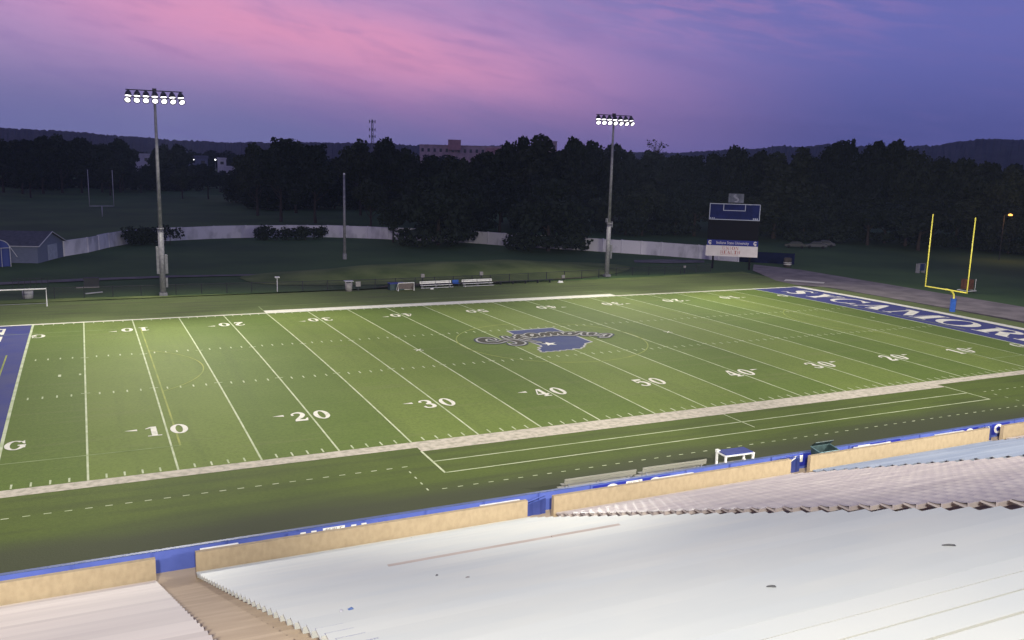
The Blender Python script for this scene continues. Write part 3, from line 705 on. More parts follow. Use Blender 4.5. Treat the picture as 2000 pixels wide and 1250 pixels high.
SER = {'U': [bx(.12,.26,.28,.95), bx(0,.38,.94,1), bx(.74,.80,.28,.95), bx(.62,.92,.94,1)] + ring(.46,.30,.34,.30,.20,.24,180,360,10), 'N': [bx(.12,.18,.05,.95), [(.10,1),(.28,1),(.86,.12),(.86,0),(.78,0)], bx(.80,.86,.1,.95), bx(.02,.30,0,.05), bx(.66,1,.95,1)],
       'I': [bx(.40,.60,.05,.95), bx(.25,.75,0,.05), bx(.25,.75,.95,1)], 'H': [bx(.12,.27,.05,.95), bx(.73,.88,.05,.95), bx(.27,.73,.46,.53), bx(.02,.38,0,.05), bx(.62,.98,0,.05), bx(.02,.38,.95,1), bx(.62,.98,.95,1)],
       'L': [bx(.13,.30,.05,.95), bx(.02,.42,.95,1), bx(.02,.9,0,.05), [(.78,.05),(.9,.05),(.9,.3)]]}
def serif_word(word, xc, z0, h, cw, material, parent, yy):
    mb = MB(); n = len(word); x = xc-n*cw/2
    for i, ch in enumerate(word):
        g = SER.get(ch) or G[ch]
        w = cw*(.45 if ch == 'I' else .88)
        for k, p in enumerate(g): mb.add([(x+u*w, yy-.0008*(k % 9), z0+v*h) for u, v in p], [tuple(range(len(p)))])
        x += cw*(.62 if ch == 'I' else 1.0)
    return mb.build('lettering', material, parent)
serif_word('UNION', -.15, 3.32, .56, .60, M['red'], us, -.286); serif_word('HEALTH', -.25, 2.64, .56, .56, M['red'], us, -.286)
mb = MB(); mb.box(-1.9, 1.0, -.288, -.284, 2.46, 2.50); mb.build('underline', M['red'], us)

# ------------------------------------------------------------------ benches, carts, bins
def back_bench(loc, w, lab, group, mt, rz=0.0, face=1):
    t = thing('team_bench', loc, lab, 'bench', group, rz)
    mb = MB(); mb.box(-w/2, w/2, -.15*face-.13, -.15*face+.13, .42, .46); mb.build('seat', mt, t)
    mb = MB(); mb.box(-w/2, w/2, .22*face-.02, .22*face+.02, .62, .78); mb.box(-w/2, w/2, .24*face-.02, .24*face+.02, .82, .95); mb.build('backrest', mt, t)
    mb = MB(); mb.box(-w/2-.05, w/2+.05, -.45*face-.1, -.45*face+.1, .12, .15); mb.build('foot_board', mt, t)
    for x in (-w/2+.3, 0, w/2-.3):
        mb = MB(); mb.box(x-.03, x+.03, -.48, .30, .02, .08); mb.box(x-.03, x+.03, .18*face-.03, .18*face+.03, .08, .92); mb.box(x-.03, x+.03, -.22*face-.03, -.22*face+.03, .08, .42); mb.build('leg', M['steeldark'], t)
    return t
back_bench((29.85,-11.0,0), 4.5, 'aluminium team bench by the near wall, left of its twin', 'team benches', M['benchmetal'], R(-1), -1)
back_bench((34.75,-11.0,0), 4.35, 'aluminium team bench by the near wall beside the blue topped cart', 'team benches', M['benchmetal'], R(-1), -1)
for o in [o for o in COL.objects if o.name.startswith('team_bench')]: o.scale.z = .86
back_bench((47.9,62.0,0), 4.6, 'white bench across the field, nearer the small net', 'team benches', M['white'], R(1.5), 1)
back_bench((54.1,62.2,0), 4.6, 'white bench across the field, right of the blue chair', 'team benches', M['white'], R(1.5), 1)
t = thing('team_bench', (61.9,62.9,0), 'long low black bench across the field, right of the white benches', 'bench', 'team benches', R(1.5))
mb = MB(); mb.box(-4.6,4.6,-.14,.14,.40,.45); mb.build('seat', M['fence'], t)
for x in (-4.0,-2.0,0,2.0,4.0):
    mb = MB(); mb.box(x-.04,x+.04,-.2,.2,.0,.40); mb.build('leg', M['fence'], t)
# training table cart
t = thing('training_cart', (39.05,-11.2,0), 'white framed cart with a blue top beside the near benches', 'cart', None, R(-2))
for x in (-.98,.98):
    for y in (-.42,.42):
        mb = MB(); mb.box(x-.055,x+.055,y-.055,y+.055,.0,.90); mb.build('leg', M['white'], t)
mb = MB(); mb.box(-1.05,1.05,-.5,.5,.90,.96); mb.build('top_frame', M['white'], t)
mb = MB(); mb.box(-.95,.95,-.42,.47,.962,1.02); mb.build('table_top', mat('vinyl_blue', (.035,.05,.20), .6, var=.1, scale=3), t)
mb = MB(); mb.box(-.93,.93,-.36,.36,.22,.27); mb.build('shelf', M['steeldark'], t)
mb = MB(); mb.tube([(.45,-.3,.29),(.62,-.1,.52),(.80,-.3,.29)], .045, 6); mb.box(-1.05,-.86,.28,.52,.965,1.08); mb.build('fitting', M['white'], t)
# teal bin
t = thing('equipment_bin', (43.55,-13.72,.12), 'teal wire sided equipment bin standing behind the concrete wall', 'bin')
mb = MB(); mb.add([(-.62,-.34,.1),(.62,-.34,.1),(.62,.34,.1),(-.62,.34,.1),(-.72,-.38,1.22),(.72,-.38,1.22),(.72,.38,1.36),(-.72,.38,1.36)], [(0,3,2,1),(0,1,5,4),(1,2,6,5),(2,3,7,6),(3,0,4,7)]); mb.build('body', M['teal'], t)
mb = MB(); mb.add([(-.74,.38,1.37),(.74,.38,1.37),(.70,.05,1.68),(-.70,.05,1.68),(-.74,.40,1.41),(.74,.40,1.41),(.70,.07,1.72),(-.70,.07,1.72)], [(0,1,2,3),(4,7,6,5),(0,4,5,1),(2,6,7,3)]); mb.build('lid', M['teal'], t)
mb = MB(); mb.tube([(-.73,-.39,1.24),(.73,-.39,1.24),(.73,.39,1.38),(-.73,.39,1.38),(-.73,-.39,1.24)], .03, 6); mb.build('rim', mat('teal_rim', (.12,.20,.22), .5), t)
# mini goal, box, bins, chair, posts at the far side
t = thing('mini_goal', (43.2,60.7,0), 'small white framed net goal across the field left of the white benches', 'goal', None, R(2))
mb = MB(); mb.tube([(-1.1,0,0),(-1.1,0,1.05),(1.1,0,1.05),(1.1,0,0)], .06, 8); mb.tube([(-1.1,0,.05),(-1.1,.8,.05),(1.1,.8,.05),(1.1,0,.05)], .04, 6); mb.tube([(-1.1,.8,.05),(-1.1,.1,1.0)], .04, 6); mb.tube([(1.1,.8,.05),(1.1,.1,1.0)], .04, 6); mb.build('frame', M['white'], t)
mb = MB(); mb.add([(-1.05,.78,.06),(1.05,.78,.06),(1.05,.1,1.0),(-1.05,.1,1.0)], [(0,1,2,3)]); mb.add([(-1.06,.78,.06),(-1.06,.06,.06),(-1.06,.06,1.0)], [(0,1,2)]); mb.add([(1.06,.78,.06),(1.06,.06,.06),(1.06,.06,1.0)], [(0,1,2)]); mb.build('net', M['netpink'], t)
t = thing('storage_box', (42.2,61.9,0), 'dark teal storage box behind the small net goal', 'box')
mb = MB(); mb.box(-1.0,1.0,-.5,.5,.0,.85); mb.build('body', M['teal'], t); mb = MB(); mb.box(-1.05,1.05,-.55,.55,.852,.95); mb.build('lid', M['tentblue'], t)
t = thing('trash_bin', (35.9,62.4,0), 'brownish grey bin with a flat lid by the far fence', 'bin')
mb = MB(); mb.tube([(0,0,0),(0,0,1.1)], [.42,.50], 14); mb.build('body', M['grey'], t, smooth=True); mb = MB(); mb.box(-.55,.55,-.5,.5,1.30,1.36); mb.tube([(-.4,0,1.1),(-.4,0,1.3)], .03, 6); mb.tube([(.4,0,1.1),(.4,0,1.3)], .03, 6); mb.build('lid', M['palewall'], t)
def post_box(loc, z, lab, s=.3):
    t = thing('utility_box', loc, lab, 'box', 'grey boxes along the far fence')
    mb = MB(); mb.box(-.06,.06,-.05,.05,0,z); mb.build('post', M['fence'], t); mb = MB(); mb.box(-s,s,-.12,.12,z+.002,z+2*s); mb.build('cabinet', M['grey'], t)
post_box((37.2,62.6,0), .55, 'grey box on a dark post right beside the lidded bin', .32)
post_box((46.9,64.6,0), 1.15, 'small grey box on the fence above the left white bench', .24)
post_box((55.8,64.8,0), 1.15, 'small grey box on the fence above the right white bench', .24)
post_box((68.6,63.9,0), .40, 'small grey box at the end of the black bench', .22)
post_box((92.5,66.7,0), .9, 'small grey box on the fence left of the scoreboard', .18)
t = thing('marker_post', (27.1,64.4,0), 'pale post with a small cap by the far fence', 'post')
mb = MB(); mb.tube([(0,0,0),(0,0,1.8)], .06, 8); mb.build('shaft', M['palewall'], t); mb = MB(); mb.box(-.28,.28,-.2,.2,1.8,1.95); mb.build('cap', M['palewall'], t)
t = thing('folding_chair', (51.05,62.6,0), 'blue chair between the two white benches', 'chair')
mb = MB(); mb.box(-.45,.45,-.25,.25,.42,.46); mb.build('seat', M['padblue'], t); mb = MB(); mb.box(-.45,.45,.22,.26,.5,.9); mb.build('backrest', M['padblue'], t)
for x in (-.4,.4):
    for y in (-.2,.2):
        mb = MB(); mb.box(x-.025,x+.025,y-.025,y+.025,0,.42); mb.build('leg', M['fence'], t)
mb = MB(); mb.tube([(0,0,0),(0,0,.16),(0,0,.2)], [.26,.26,.1], 10); o = mb.build('equipment_bag', M['white'], loc=(47.0,61.2,0)); tag(o, 'small white bundle on the grass below the left white bench', 'bag')
mb = MB(); mb.add([(-.4,-.15,0),(.4,-.15,0),(.4,.2,0),(-.4,.2,0),(-.3,-.05,.2),(.25,-.1,.28),(.3,.15,.2),(-.2,.15,.3)], [(0,1,5,4),(1,2,6,5),(2,3,7,6),(3,0,4,7),(4,5,6,7)]); o = mb.build('equipment_bag', M['white'], loc=(67.3,62.3,0)); tag(o, 'small white bag at the right end of the black bench', 'bag')
# soccer goal at left
t = thing('soccer_goal', (-2.75,60.4,0), 'white soccer goal cut by the left edge beyond the sideline', 'goal')
mb = MB(); mb.tube([(-3.66,0,0),(-3.66,0,1.98),(3.66,0,1.98),(3.66,0,0)], .075, 8); mb.build('frame', M['white'], t)
mb = MB()
for s in (-1, 1): mb.tube([(s*3.66,0,1.98),(s*3.66,.7,1.9),(s*3.66,1.9,.05),(s*3.66,0,.05)], .03, 6)
mb.tube([(-3.66,1.9,.05),(3.66,1.9,.05)], .03, 6); mb.build('back_frame', M['steeldark'], t)
# far fence
t = thing('chain_link_fence', (0,0,0), 'black chain link fence running along the far side of the field', 'fence')
FP = [(-20,67.3),(-8,66.9),(4.7,66.6),(11,66.0),(15,65.9),(24,65.0),(40,64.1),(57,64.3),(76,66.0),(80,67.4),(92,67.0),(99,68.2)]
def along(P, step):
    out = []
    for i in range(len(P)-1):
        a, b = Vector(P[i]), Vector(P[i+1]); n = max(1, round((b-a).length/step))
        for k in range(n): out.append(a+(b-a)*k/n)
    out.append(Vector(P[-1])); return out
FA = along(FP, 3.0)
mb = MB(); mb.tube([(p.x,p.y,1.18) for p in FA], .035, 6); mb.build('top_rail', M['fence'], t)
mb = MB()
for i in range(len(FA)-1): mb.add([(FA[i].x,FA[i].y,-.1),(FA[i+1].x,FA[i+1].y,-.1),(FA[i+1].x,FA[i+1].y,1.16),(FA[i].x,FA[i].y,1.16)], [(0,1,2,3)])
mb.build('mesh_panel', M['chain'], t)
for p in FA:
    mb = MB(); mb.tube([(p.x,p.y+.05,-.1),(p.x,p.y+.05,1.25)], .05, 6); mb.build('post', M['fence'], t)
# bits on the left verge
mb = MB(); mb.obox((0,0,.12), (.95,.45,0), (-.05,.1,0), (0,0,.05)); o = mb.build('loose_pipe', M['palewall'], loc=(5.8,68.6,0)); tag(o, 'pale pipe lying on the dark grass by the left of the fence', 'pipe')
t = thing('post_rack', (-1.4,77,0), 'low dark rack of posts by the gravel path at left', 'rack')
mb = MB(); mb.tube([(-2,0,1.0),(2,0,1.0)], .04, 6); mb.tube([(-2,0,.4),(2,0,.4)], .04, 6); mb.build('rail', M['fence'], t)
for i in range(7):
    mb = MB(); mb.tube([(-2+i*.66,0,-.1),(-2+i*.66,0,1.05)], .04, 6); mb.build('post', M['fence'], t)
t = thing('trash_bin', (-1.3,67.8,0), 'tan bin behind the soccer goal', 'bin')
mb = MB(); mb.tube([(0,0,-.1),(0,0,.8)], [.55,.6], 12); mb.build('body', M['palewall'], t, smooth=True); mb = MB(); mb.tube([(0,0,.8),(0,0,.9)], [.63,.5], 12); mb.build('lid', M['grey'], t)
t = thing('weight_sled', (5.6,75.5,0), 'dark boxy sled standing on the grass left of the tower', 'sled')
mb = MB(); mb.box(-.9,.9,-.5,.5,-.1,1.1); mb.build('body', M['fence'], t); mb = MB(); mb.box(-1.8,.9,-.9,-.52,-.1,.05); mb.build('base', M['grey'], t)
# right end bits beyond the track
t = thing('trash_bin', (117.4,70.3,0), 'dark barrel with two pale bands beside the track', 'bin')
mb = MB(); mb.tube([(0,0,-.1),(0,0,1.4),(0,0,1.55)], [.62,.70,.5], 14); mb.build('body', M['mulch'], t, smooth=True)
for z in (.32,.62):
    mb = MB(); mb.tube([(0,0,z),(0,0,z+.12)], [.69,.695], 14, cap=False); mb.build('band', M['palewall'], t)
t = thing('blocking_sled', (135.4,57.2,0), 'small blue padded stand on the dark grass left of the yellow goal post', 'sled')
mb = MB(); mb.box(-.62,-.1,-.2,.2,.35,1.5); mb.box(.1,.62,-.2,.2,.35,1.5); mb.build('pad', mat('sled_pad', (.015,.03,.10), .8), t)
mb = MB(); mb.box(-.75,.75,-.1,.1,1.51,1.58); mb.box(-.7,-.62,-.3,.5,-.1,1.5); mb.box(.62,.7,-.3,.5,-.1,1.5); mb.build('frame', M['steeldark'], t)
t = thing('equipment_cart', (121.8,37.6,0), 'rusty orange cart on a pale frame behind the yellow goal post', 'cart')
mb = MB(); mb.box(-.6,.6,-.6,.6,.45,1.9); mb.build('body', M['rust'], t); mb = MB(); mb.tube([(-.9,-.9,.25),(.9,-.9,.25),(.9,.9,.25),(-.9,.9,.25),(-.9,-.9,.25)], .05, 6); mb.tube([(.75,-.75,.25),(.75,-.75,2.0)], .04, 6); mb.build('frame', M['trim'], t)
for x in (-.7,.7):
    for y in (-.7,.7):
        mb = MB(); mb.tube([(x-.06,y,.13),(x+.06,y,.13)], .13, 10); mb.build('wheel', M['tyre'], t)
# blue windscreen wall behind the scoreboard
t = thing('windscreen_fence', (0,0,0), 'dark blue windscreen fence running right from the end of the white wall', 'fence')
a, b = Vector((113.9,79.2)), Vector((121.5,73.0))
mb = MB(); d = (b-a)/2; c = (a+b)/2; mb.obox((c.x,c.y,.9), (d.x,d.y,0), (-.02*d.y/d.length*1,.02,0), (0,0,1.0)); mb.build('windscreen', mat('windscreen_blue', (.005,.007,.03), .9, var=.3, scale=1, spec=.05), t)
for k in range(5):
    p = a+(b-a)*k/4; mb = MB(); mb.tube([(p.x,p.y+.08,-.1),(p.x,p.y+.08,2.0)], .05, 6); mb.build('post', M['fence'], t)

# ------------------------------------------------------------------ white outfield wall
WP = [(1.9,112.6),(5.5,118),(9.0,126),(12.5,132.0),(17,135.5),(22.6,137.8),(29,140),(35.5,141.0),(44,141.0),(52.4,139.6),(60,135.5),(67.6,130.0),(73.5,126),(78.5,121.8),(83.0,115.5),(89,109),(94.9,103.2),(100,97.5),(105.2,91.5),(109.5,85.5),(113.8,79.3)]
WA = along(WP, 5.0)
wall = thing('outfield_wall', (0,0,0), 'long curved whitewashed concrete wall beyond the dark grass', 'wall')
mb = MB()
for i in range(len(WA)-1):
    a, b = WA[i], WA[i+1]; d = (b-a).normalized(); nn = Vector((-d.y, d.x))*.1
    h = 2.45+.10*mnoise.noise((i*1.7,0,0)); q = d*.012
    P = [a+q-nn, b-q-nn, b-q+nn, a+q+nn]
    mb.add([(p.x,p.y,-.12) for p in P]+[(p.x,p.y,h) for p in P], [(4,5,6,7),(0,1,5,4),(1,2,6,5),(2,3,7,6),(3,0,4,7)])
mb.build('panel_run', M['wallwhite'], wall)
for i in range(0, len(WA)):
    p = WA[i]; mb = MB(); mb.box(p.x-.16, p.x+.16, p.y-.16, p.y+.16, -.12, 2.5); mb.build('pilaster', M['wallwhite'], wall)

# ------------------------------------------------------------------ shed and tent
sh = thing('equipment_shed', (-1.5,103.3,0), 'blue grey gabled shed with a pale garage door at the left', 'shed', None, math.atan2(8.7,3.4))
# local x along the gable wall, local y along the length
gw, gl, eh, ah = 9.2, 13.0, 2.6, 4.3
mb = MB(); mb.add([(0,0,-.1),(gw,0,-.1),(gw,0,eh),(gw/2,0,ah),(0,0,eh),(0,gl,-.1),(gw,gl,-.1),(gw,gl,eh),(gw/2,gl,ah),(0,gl,eh)], [(0,1,2,3,4),(5,9,8,7,6),(0,4,9,5),(1,6,7,2)]); mb.build('wall', M['siding'], sh)
mb = MB()
for s, xa, xb in ((0,-.35,gw/2),(1,gw+.35,gw/2)):
    za = eh-.15; v = [(xa,-.4,za),(xb,-.4,ah+.02),(xb,gl+.4,ah+.02),(xa,gl+.4,za)]
    mb.add(v+[(p[0],p[1],p[2]+.12) for p in v], [(0,3,2,1),(4,5,6,7),(0,1,5,4),(1,2,6,5),(2,3,7,6),(3,0,4,7)])
mb.build('roof', M['roofgrey'], sh)
mb = MB(); mb.tube([(-.37,-.44,eh-.1),(gw/2,-.44,ah+.08),(gw+.37,-.44,eh-.1)], .07, 6); mb.tube([(-.40,-.44,eh-.1),(-.40,gl+.4,eh-.1)], .07, 6); mb.build('fascia', M['trim'], sh)
mb = MB(); mb.box(3.6,6.9,-.06,-.005,-.05,2.35); mb.build('garage_door', mat('garage_door', (.30,.33,.42), .7, var=.12, scale=1.5), sh)
tn = thing('batting_tunnel', (-6.6,99.5,0), 'blue arched tunnel with a white frame in front of the shed', 'tunnel', None, R(14))
mb = MB(); A = [(1.7*math.cos(R(18*i)), 2.7+1.25*math.sin(R(18*i))) for i in range(11)]
vs = [(x, y, z) for y in (0,2.5) for x, z in A]; mb.add(vs, [(i, i+1, 12+i, 11+i) for i in range(10)]); mb.add([(x,0,z) for x, z in A], [tuple(range(11))]); mb.build('canopy', M['tentblue'], tn)
mb = MB(); mb.tube([(x,-.03,z) for x, z in A], .06, 6); mb.tube([(-1.7,-.03,2.7),(1.7,-.03,2.7)], .05, 6)
for x in (-1.7,-.55,.55,1.7): mb.tube([(x,-.03,-.1),(x,-.03,2.7)], .05, 6)
mb.tube([(1.7,-.03,2.9),(2.6,-.1,1.3)], .05, 6); mb.build('frame', M['trim'], tn)
mb = MB(); mb.add([(-1.7,.4,-.1),(1.7,.4,-.1),(1.7,.4,2.7),(-1.7,.4,2.7)], [(0,1,2,3)]); mb.build('curtain', M['tentblue'], tn)

# ------------------------------------------------------------------ trees
CAMP = Vector((5.09,-50.92))
def polar(az, d): return (CAMP.x+d*math.sin(R(az)), CAMP.y+d*math.cos(R(az)))
def az_of(u): return 25.72+math.degrees(math.atan((u-1000)/1745.35))
def crown_bm(blobs, nq, size, rnd):
    mb = MB(); wsum = [b[3]*b[4] for b in blobs]; tot = sum(wsum)
    for b, wt in zip(blobs, wsum):
        for _ in range(int(nq*wt/tot)):
            v = Vector((rnd.gauss(0,1), rnd.gauss(0,1), rnd.gauss(0,1))).normalized(); rr = rnd.random()**.30
            k = 1+.22*mnoise.noise((v.x*2.2+b[0], v.y*2.2+b[1], v.z*2.2+b[2]))
            p = Vector((b[0]+v.x*b[3]*rr*k, b[1]+v.y*b[3]*rr*k, b[2]+v.z*b[4]*rr*k))
            s = size*rnd.uniform(.6,1.3); nrm = (v*.6+Vector((rnd.gauss(0,1), rnd.gauss(0,1), rnd.gauss(0,1)))*.6).normalized()
            u = nrm.orthogonal().normalized(); w = nrm.cross(u); a = rnd.random()*6.28; u, w = u*math.cos(a)+w*math.sin(a), w*math.cos(a)-u*math.sin(a)
            mb.add([p-u*s*.5, p+w*s*.36+u*.1*s, p+u*s*.5, p-w*s*.36+nrm*.12*s], [(0,1,2,3)])
    return mb
def make_tree(seed, shape, leafm, name='broadleaf_tree', low=False):
    """unit tree about 20 m tall, 14 m wide"""
    rnd = random.Random(seed); blobs = []
    if shape == 'round':
        blobs.append((0,0,12.5,4.6,5.2))
        for i in range(9):
            a = 6.28*i/9+rnd.uniform(-.3,.3); q = rnd.uniform(3.2,4.8); blobs.append((q*math.cos(a), q*math.sin(a), rnd.uniform(6.5,15.5), rnd.uniform(2.0,3.0), rnd.uniform(1.8,2.6)))
        for i in range(4): blobs.append((rnd.uniform(-2.4,2.4), rnd.uniform(-2.4,2.4), rnd.uniform(16,18), rnd.uniform(1.3,2.1), rnd.uniform(1.4,2.2)))
    elif shape == 'tall':
        for i in range(10):
            z = 5+i*1.45; q = 3.6*(1-abs(i-3.5)/8.5); a = rnd.random()*6.28; blobs.append((math.cos(a)*q*.5, math.sin(a)*q*.5, z, q*.85+.6, 1.9))
    elif shape == 'spread':
        blobs.append((0,0,8.5,5.5,4.2))
        for i in range(12):
            a = 6.28*i/12+rnd.uniform(-.2,.2); q = rnd.uniform(4.4,6.6); blobs.append((q*math.cos(a), q*math.sin(a), rnd.uniform(2.9,9.0), rnd.uniform(2.2,3.2), rnd.uniform(1.9,2.5)))
        for i in range(10):
            a = 6.28*i/10+rnd.uniform(-.2,.2); q = rnd.uniform(4.0,6.4); blobs.append((q*math.cos(a), q*math.sin(a), rnd.uniform(1.5,2.8), rnd.uniform(1.8,2.6), rnd.uniform(1.2,1.7)))
        for i in range(6): blobs.append((rnd.uniform(-3,3), rnd.uniform(-3,3), rnd.uniform(10.5,12.8), rnd.uniform(1.4,2.2), rnd.uniform(1.3,1.9)))
    t = link(name, None, None, (0,0,0))
    mb = MB(); top = 15 if shape != 'spread' else 10
    mb.tube([(0,0,-.3),(.1,0,2.5),(.0,.15,6),(.1,.1,top)], [.45,.34,.27,.08], 8)
    for i in range(6):
        a = 6.28*i/6+rnd.uniform(-.4,.4); z = rnd.uniform(3.2,7); q = rnd.uniform(2.6,4.4); mb.tube([(0,0,z),(q*.5*math.cos(a), q*.5*math.sin(a), z+1.6),(q*math.cos(a), q*math.sin(a), z+rnd.uniform(2.5,4.5))], [.16,.11,.04], 6)
    mb.build('trunk', M['bark'], t)
    crown_bm(blobs, 3600 if shape != 'spread' else 5200, .95, rnd).build('crown', leafm, t)
    return t
protos = [make_tree(1,'round',M['leafA']), make_tree(2,'round',M['leafC']), make_tree(3,'tall',M['leafB']), make_tree(4,'round',M['leafB']), make_tree(5,'tall',M['leafA']), make_tree(6,'spread',M['leafC'])]
used = [False]*6
def plant(kind, x, y, h, w, label, group, rnd=random):
    """place a tree of height h and crown width w"""
    h0 = 14.6 if kind == 5 else (19.6 if kind != 2 and kind != 4 else 20.0); w0 = 16.5 if kind == 5 else (14.0 if kind not in (2,4) else 8.4)
    if used[kind]: o = copy_tree(protos[kind])
    else: o = protos[kind]; used[kind] = True
    o.location = (x, y, -.1); o.rotation_euler.z = rnd.random()*6.28; o.scale = (w/w0, w/w0, h/h0)
    tag(o, label, 'tree', group); return o
# the two big trees by the wall, and the ones that stand apart
plant(5, 70.0, 119.0, 15.4, 18.5, 'large spreading dark tree whose crown hides the white wall, left of its twin', 'big trees by the white wall')
plant(5, 87.2, 104.0, 14.4, 17.0, 'large spreading dark tree in front of the white wall, nearer the right tower', 'big trees by the white wall')
plant(1, 62.8, 126.5, 9.5, 7.0, 'smaller tree leaning out left of the big spreading tree, twigs over the wall', 'big trees by the white wall')
plant(0, 54.3, 258.3, 9.8, 9.5, 'small round dark tree alone on the practice field', 'trees on the practice field')
plant(3, 38.5, 300, 12.0, 10, 'small dark tree standing in front of the pale far houses', 'trees on the practice field')
G1 = 'trees beyond the outfield wall'
lab_mid = 'dark broadleaf tree on the grass behind the middle of the white wall'
rn = random.Random(11)
for u, d, h, w in [(545,240,22.0,15),(612,236,20.5,14),(500,262,20.6,14),(575,275,21.5,15),(700,268,22.6,14),(745,262,22.8,13),(792,250,19.8,12),(650,300,17.0,12),(720,225,12.5,10),(830,235,18.5,12),(868,250,18.5,13),(905,242,18.0,12)]:
    x, y = polar(az_of(u), d); plant(rn.choice([0,1,3]), x, y, h, w, lab_mid, G1, rn)
lab_r = 'dark broadleaf tree in the dense wood on the right behind the scoreboard'
SKY = [(940,20.0),(975,23.0),(1010,24.6),(1040,23.5),(1075,20.5),(1115,23.3),(1150,23.6),(1190,22.6),(1225,21.6),(1262,21.4),(1300,20.4),(1340,20.4),(1385,21.2),(1425,23.0),(1465,22.2),(1505,21.0),(1550,22.0),(1600,24.0),(1640,25.4),(1680,25.6),(1722,24.6),(1765,22.6),(1810,20.6),(1860,21.2),(1910,20.2),(1960,19.6),(2010,20.0),(2060,20.5),(2120,21)]
for u, h in SKY:
    d = rn.uniform(228,256); x, y = polar(az_of(u), d); plant(rn.choice([0,1,3,0,2]), x, y, h*rn.uniform(.97,1.02), rn.uniform(11,14.5), lab_r, 'trees of the wood on the right', rn)
for i in range(34):                                              # second, lower rank fills the edge of the wood
    u = 925+i*36+rn.uniform(-10,10); d = rn.uniform(216,236); x, y = polar(az_of(u), d); plant(rn.choice([5,5,1,3]), x, y, rn.uniform(9.5,15), rn.uniform(11,14.5), lab_r, 'trees of the wood on the right', rn)
for i in range(30):
    u = 925+i*41+rn.uniform(-14,14); d = rn.uniform(270,330); x, y = polar(az_of(u), d); plant(rn.choice([0,1,3,4]), x, y, rn.uniform(18.5,21), rn.uniform(12,15), lab_r, 'trees of the wood on the right', rn)
lab_l = 'dark park tree in the row at the left behind the practice field'
for u, d, h, w in [(-30,385,20,16),(8,392,20.4,16),(45,380,20.5,15),(85,384,21.6,16),(122,392,23.0,17),(160,390,21.6,16),(200,398,19.4,15),(235,400,20.6,15),(240,412,21.8,14),(312,420,18.5,10),(325,420,20.4,14),(352,418,20.2,13),(30,430,20,16),(140,440,20.5,16),(60,352,14,12),(215,372,14,12),(405,350,12.5,11),(395,430,12.0,12),(428,410,8.0,10),(458,330,8.5,10),(494,300,16,12),(275,395,9,11),(372,440,11.5,12)]:
    x, y = polar(az_of(u), d); plant(rn.choice([0,1,3]), x, y, h, w, lab_l, 'park trees at the left', rn)
for i in range(17):
    u = 10+i*21+rn.uniform(-7,7)
    if 255 < u < 300 or 360 < u < 478: continue
    x, y = polar(az_of(u), rn.uniform(415,455)); plant(5, x, y, rn.uniform(12,17), rn.uniform(15,20), lab_l, 'park trees at the left', rn)
for u, d in ((520,292),(565,305),(610,296),(665,318),(705,300),(750,296),(795,290),(845,285),(885,280),(480,325)):
    x, y = polar(az_of(u), d); plant(5, x, y, rn.uniform(12,15), rn.uniform(15,19), lab_mid, G1, rn)
# sparse tree against the sky
t = link('sparse_tree', None, None, (149.6,159.2,-.1)); rnd = random.Random(5); mb = MB()
mb.tube([(0,0,0),(.1,0,10),(0,.1,20)], [.4,.3,.12], 7); mb.build('trunk', M['bark'], t)
mb = MB()
for i in range(26):
    a = rnd.random()*6.28; z = rnd.uniform(14,20); q = rnd.uniform(1.2,3.6); mb.tube([(0,0,z),(q*.6*math.cos(a), q*.6*math.sin(a), z+1.6),(q*math.cos(a), q*math.sin(a), z+rnd.uniform(2.2,4.4))], [.09,.06,.025], 5)
mb.build('branches', M['bark'], t)
crown_bm([(rnd.uniform(-3,3), rnd.uniform(-3,3), rnd.uniform(18,23), .9, .8) for _ in range(14)], 150, .55, rnd).build('crown', M['leafA'], t)
tag(t, 'thin half bare tree with open twigs against the sky right of the tower', 'tree')
# far belt: one mesh each, too small for parts
far_me = []
for sd in (21,22,23):
    rnd = random.Random(sd); bl = [(rnd.uniform(-4,4), rnd.uniform(-4,4), rnd.uniform(6,15), rnd.uniform(2.5,4), rnd.uniform(2.5,4)) for _ in range(9)]
    m_ = crown_bm(bl, 1300, 1.5, rnd); m_.tube([(0,0,-.3),(0,0,9)], [.5,.25], 6)
    o = m_.build('distant_tree', M['leafA']); far_me.append(o.data); COL.objects.unlink(o); bpy.data.objects.remove(o)
def far_tree(u, d, h, w, label, group):
    x, y = polar(az_of(u), d); o = link('distant_tree', rn.choice(far_me), None, (x, y, -.2)); o.scale = (w/13, w/13, h/18); o.rotation_euler.z = rn.random()*6.28
    tag(o, label, 'tree', group)
for i in range(64):
    u = -60+i*33+rn.uniform(-14,14); d = rn.uniform(560,760)
    if 255 < u < 480: h = rn.uniform(15.5,18.5); d = rn.uniform(600,800)
    else: h = rn.uniform(17.5,20.5)
    far_tree(u, d, h, rn.uniform(16,22), 'distant tree in the belt of woodland below the hills', 'distant trees below the hills')
for i in range(12):
    u = 265+i*19+rn.uniform(-6,6); far_tree(u, rn.uniform(440,500), rn.uniform(6.5,9.5), 13, 'low distant tree in front of the pale far houses', 'low trees by the far houses')

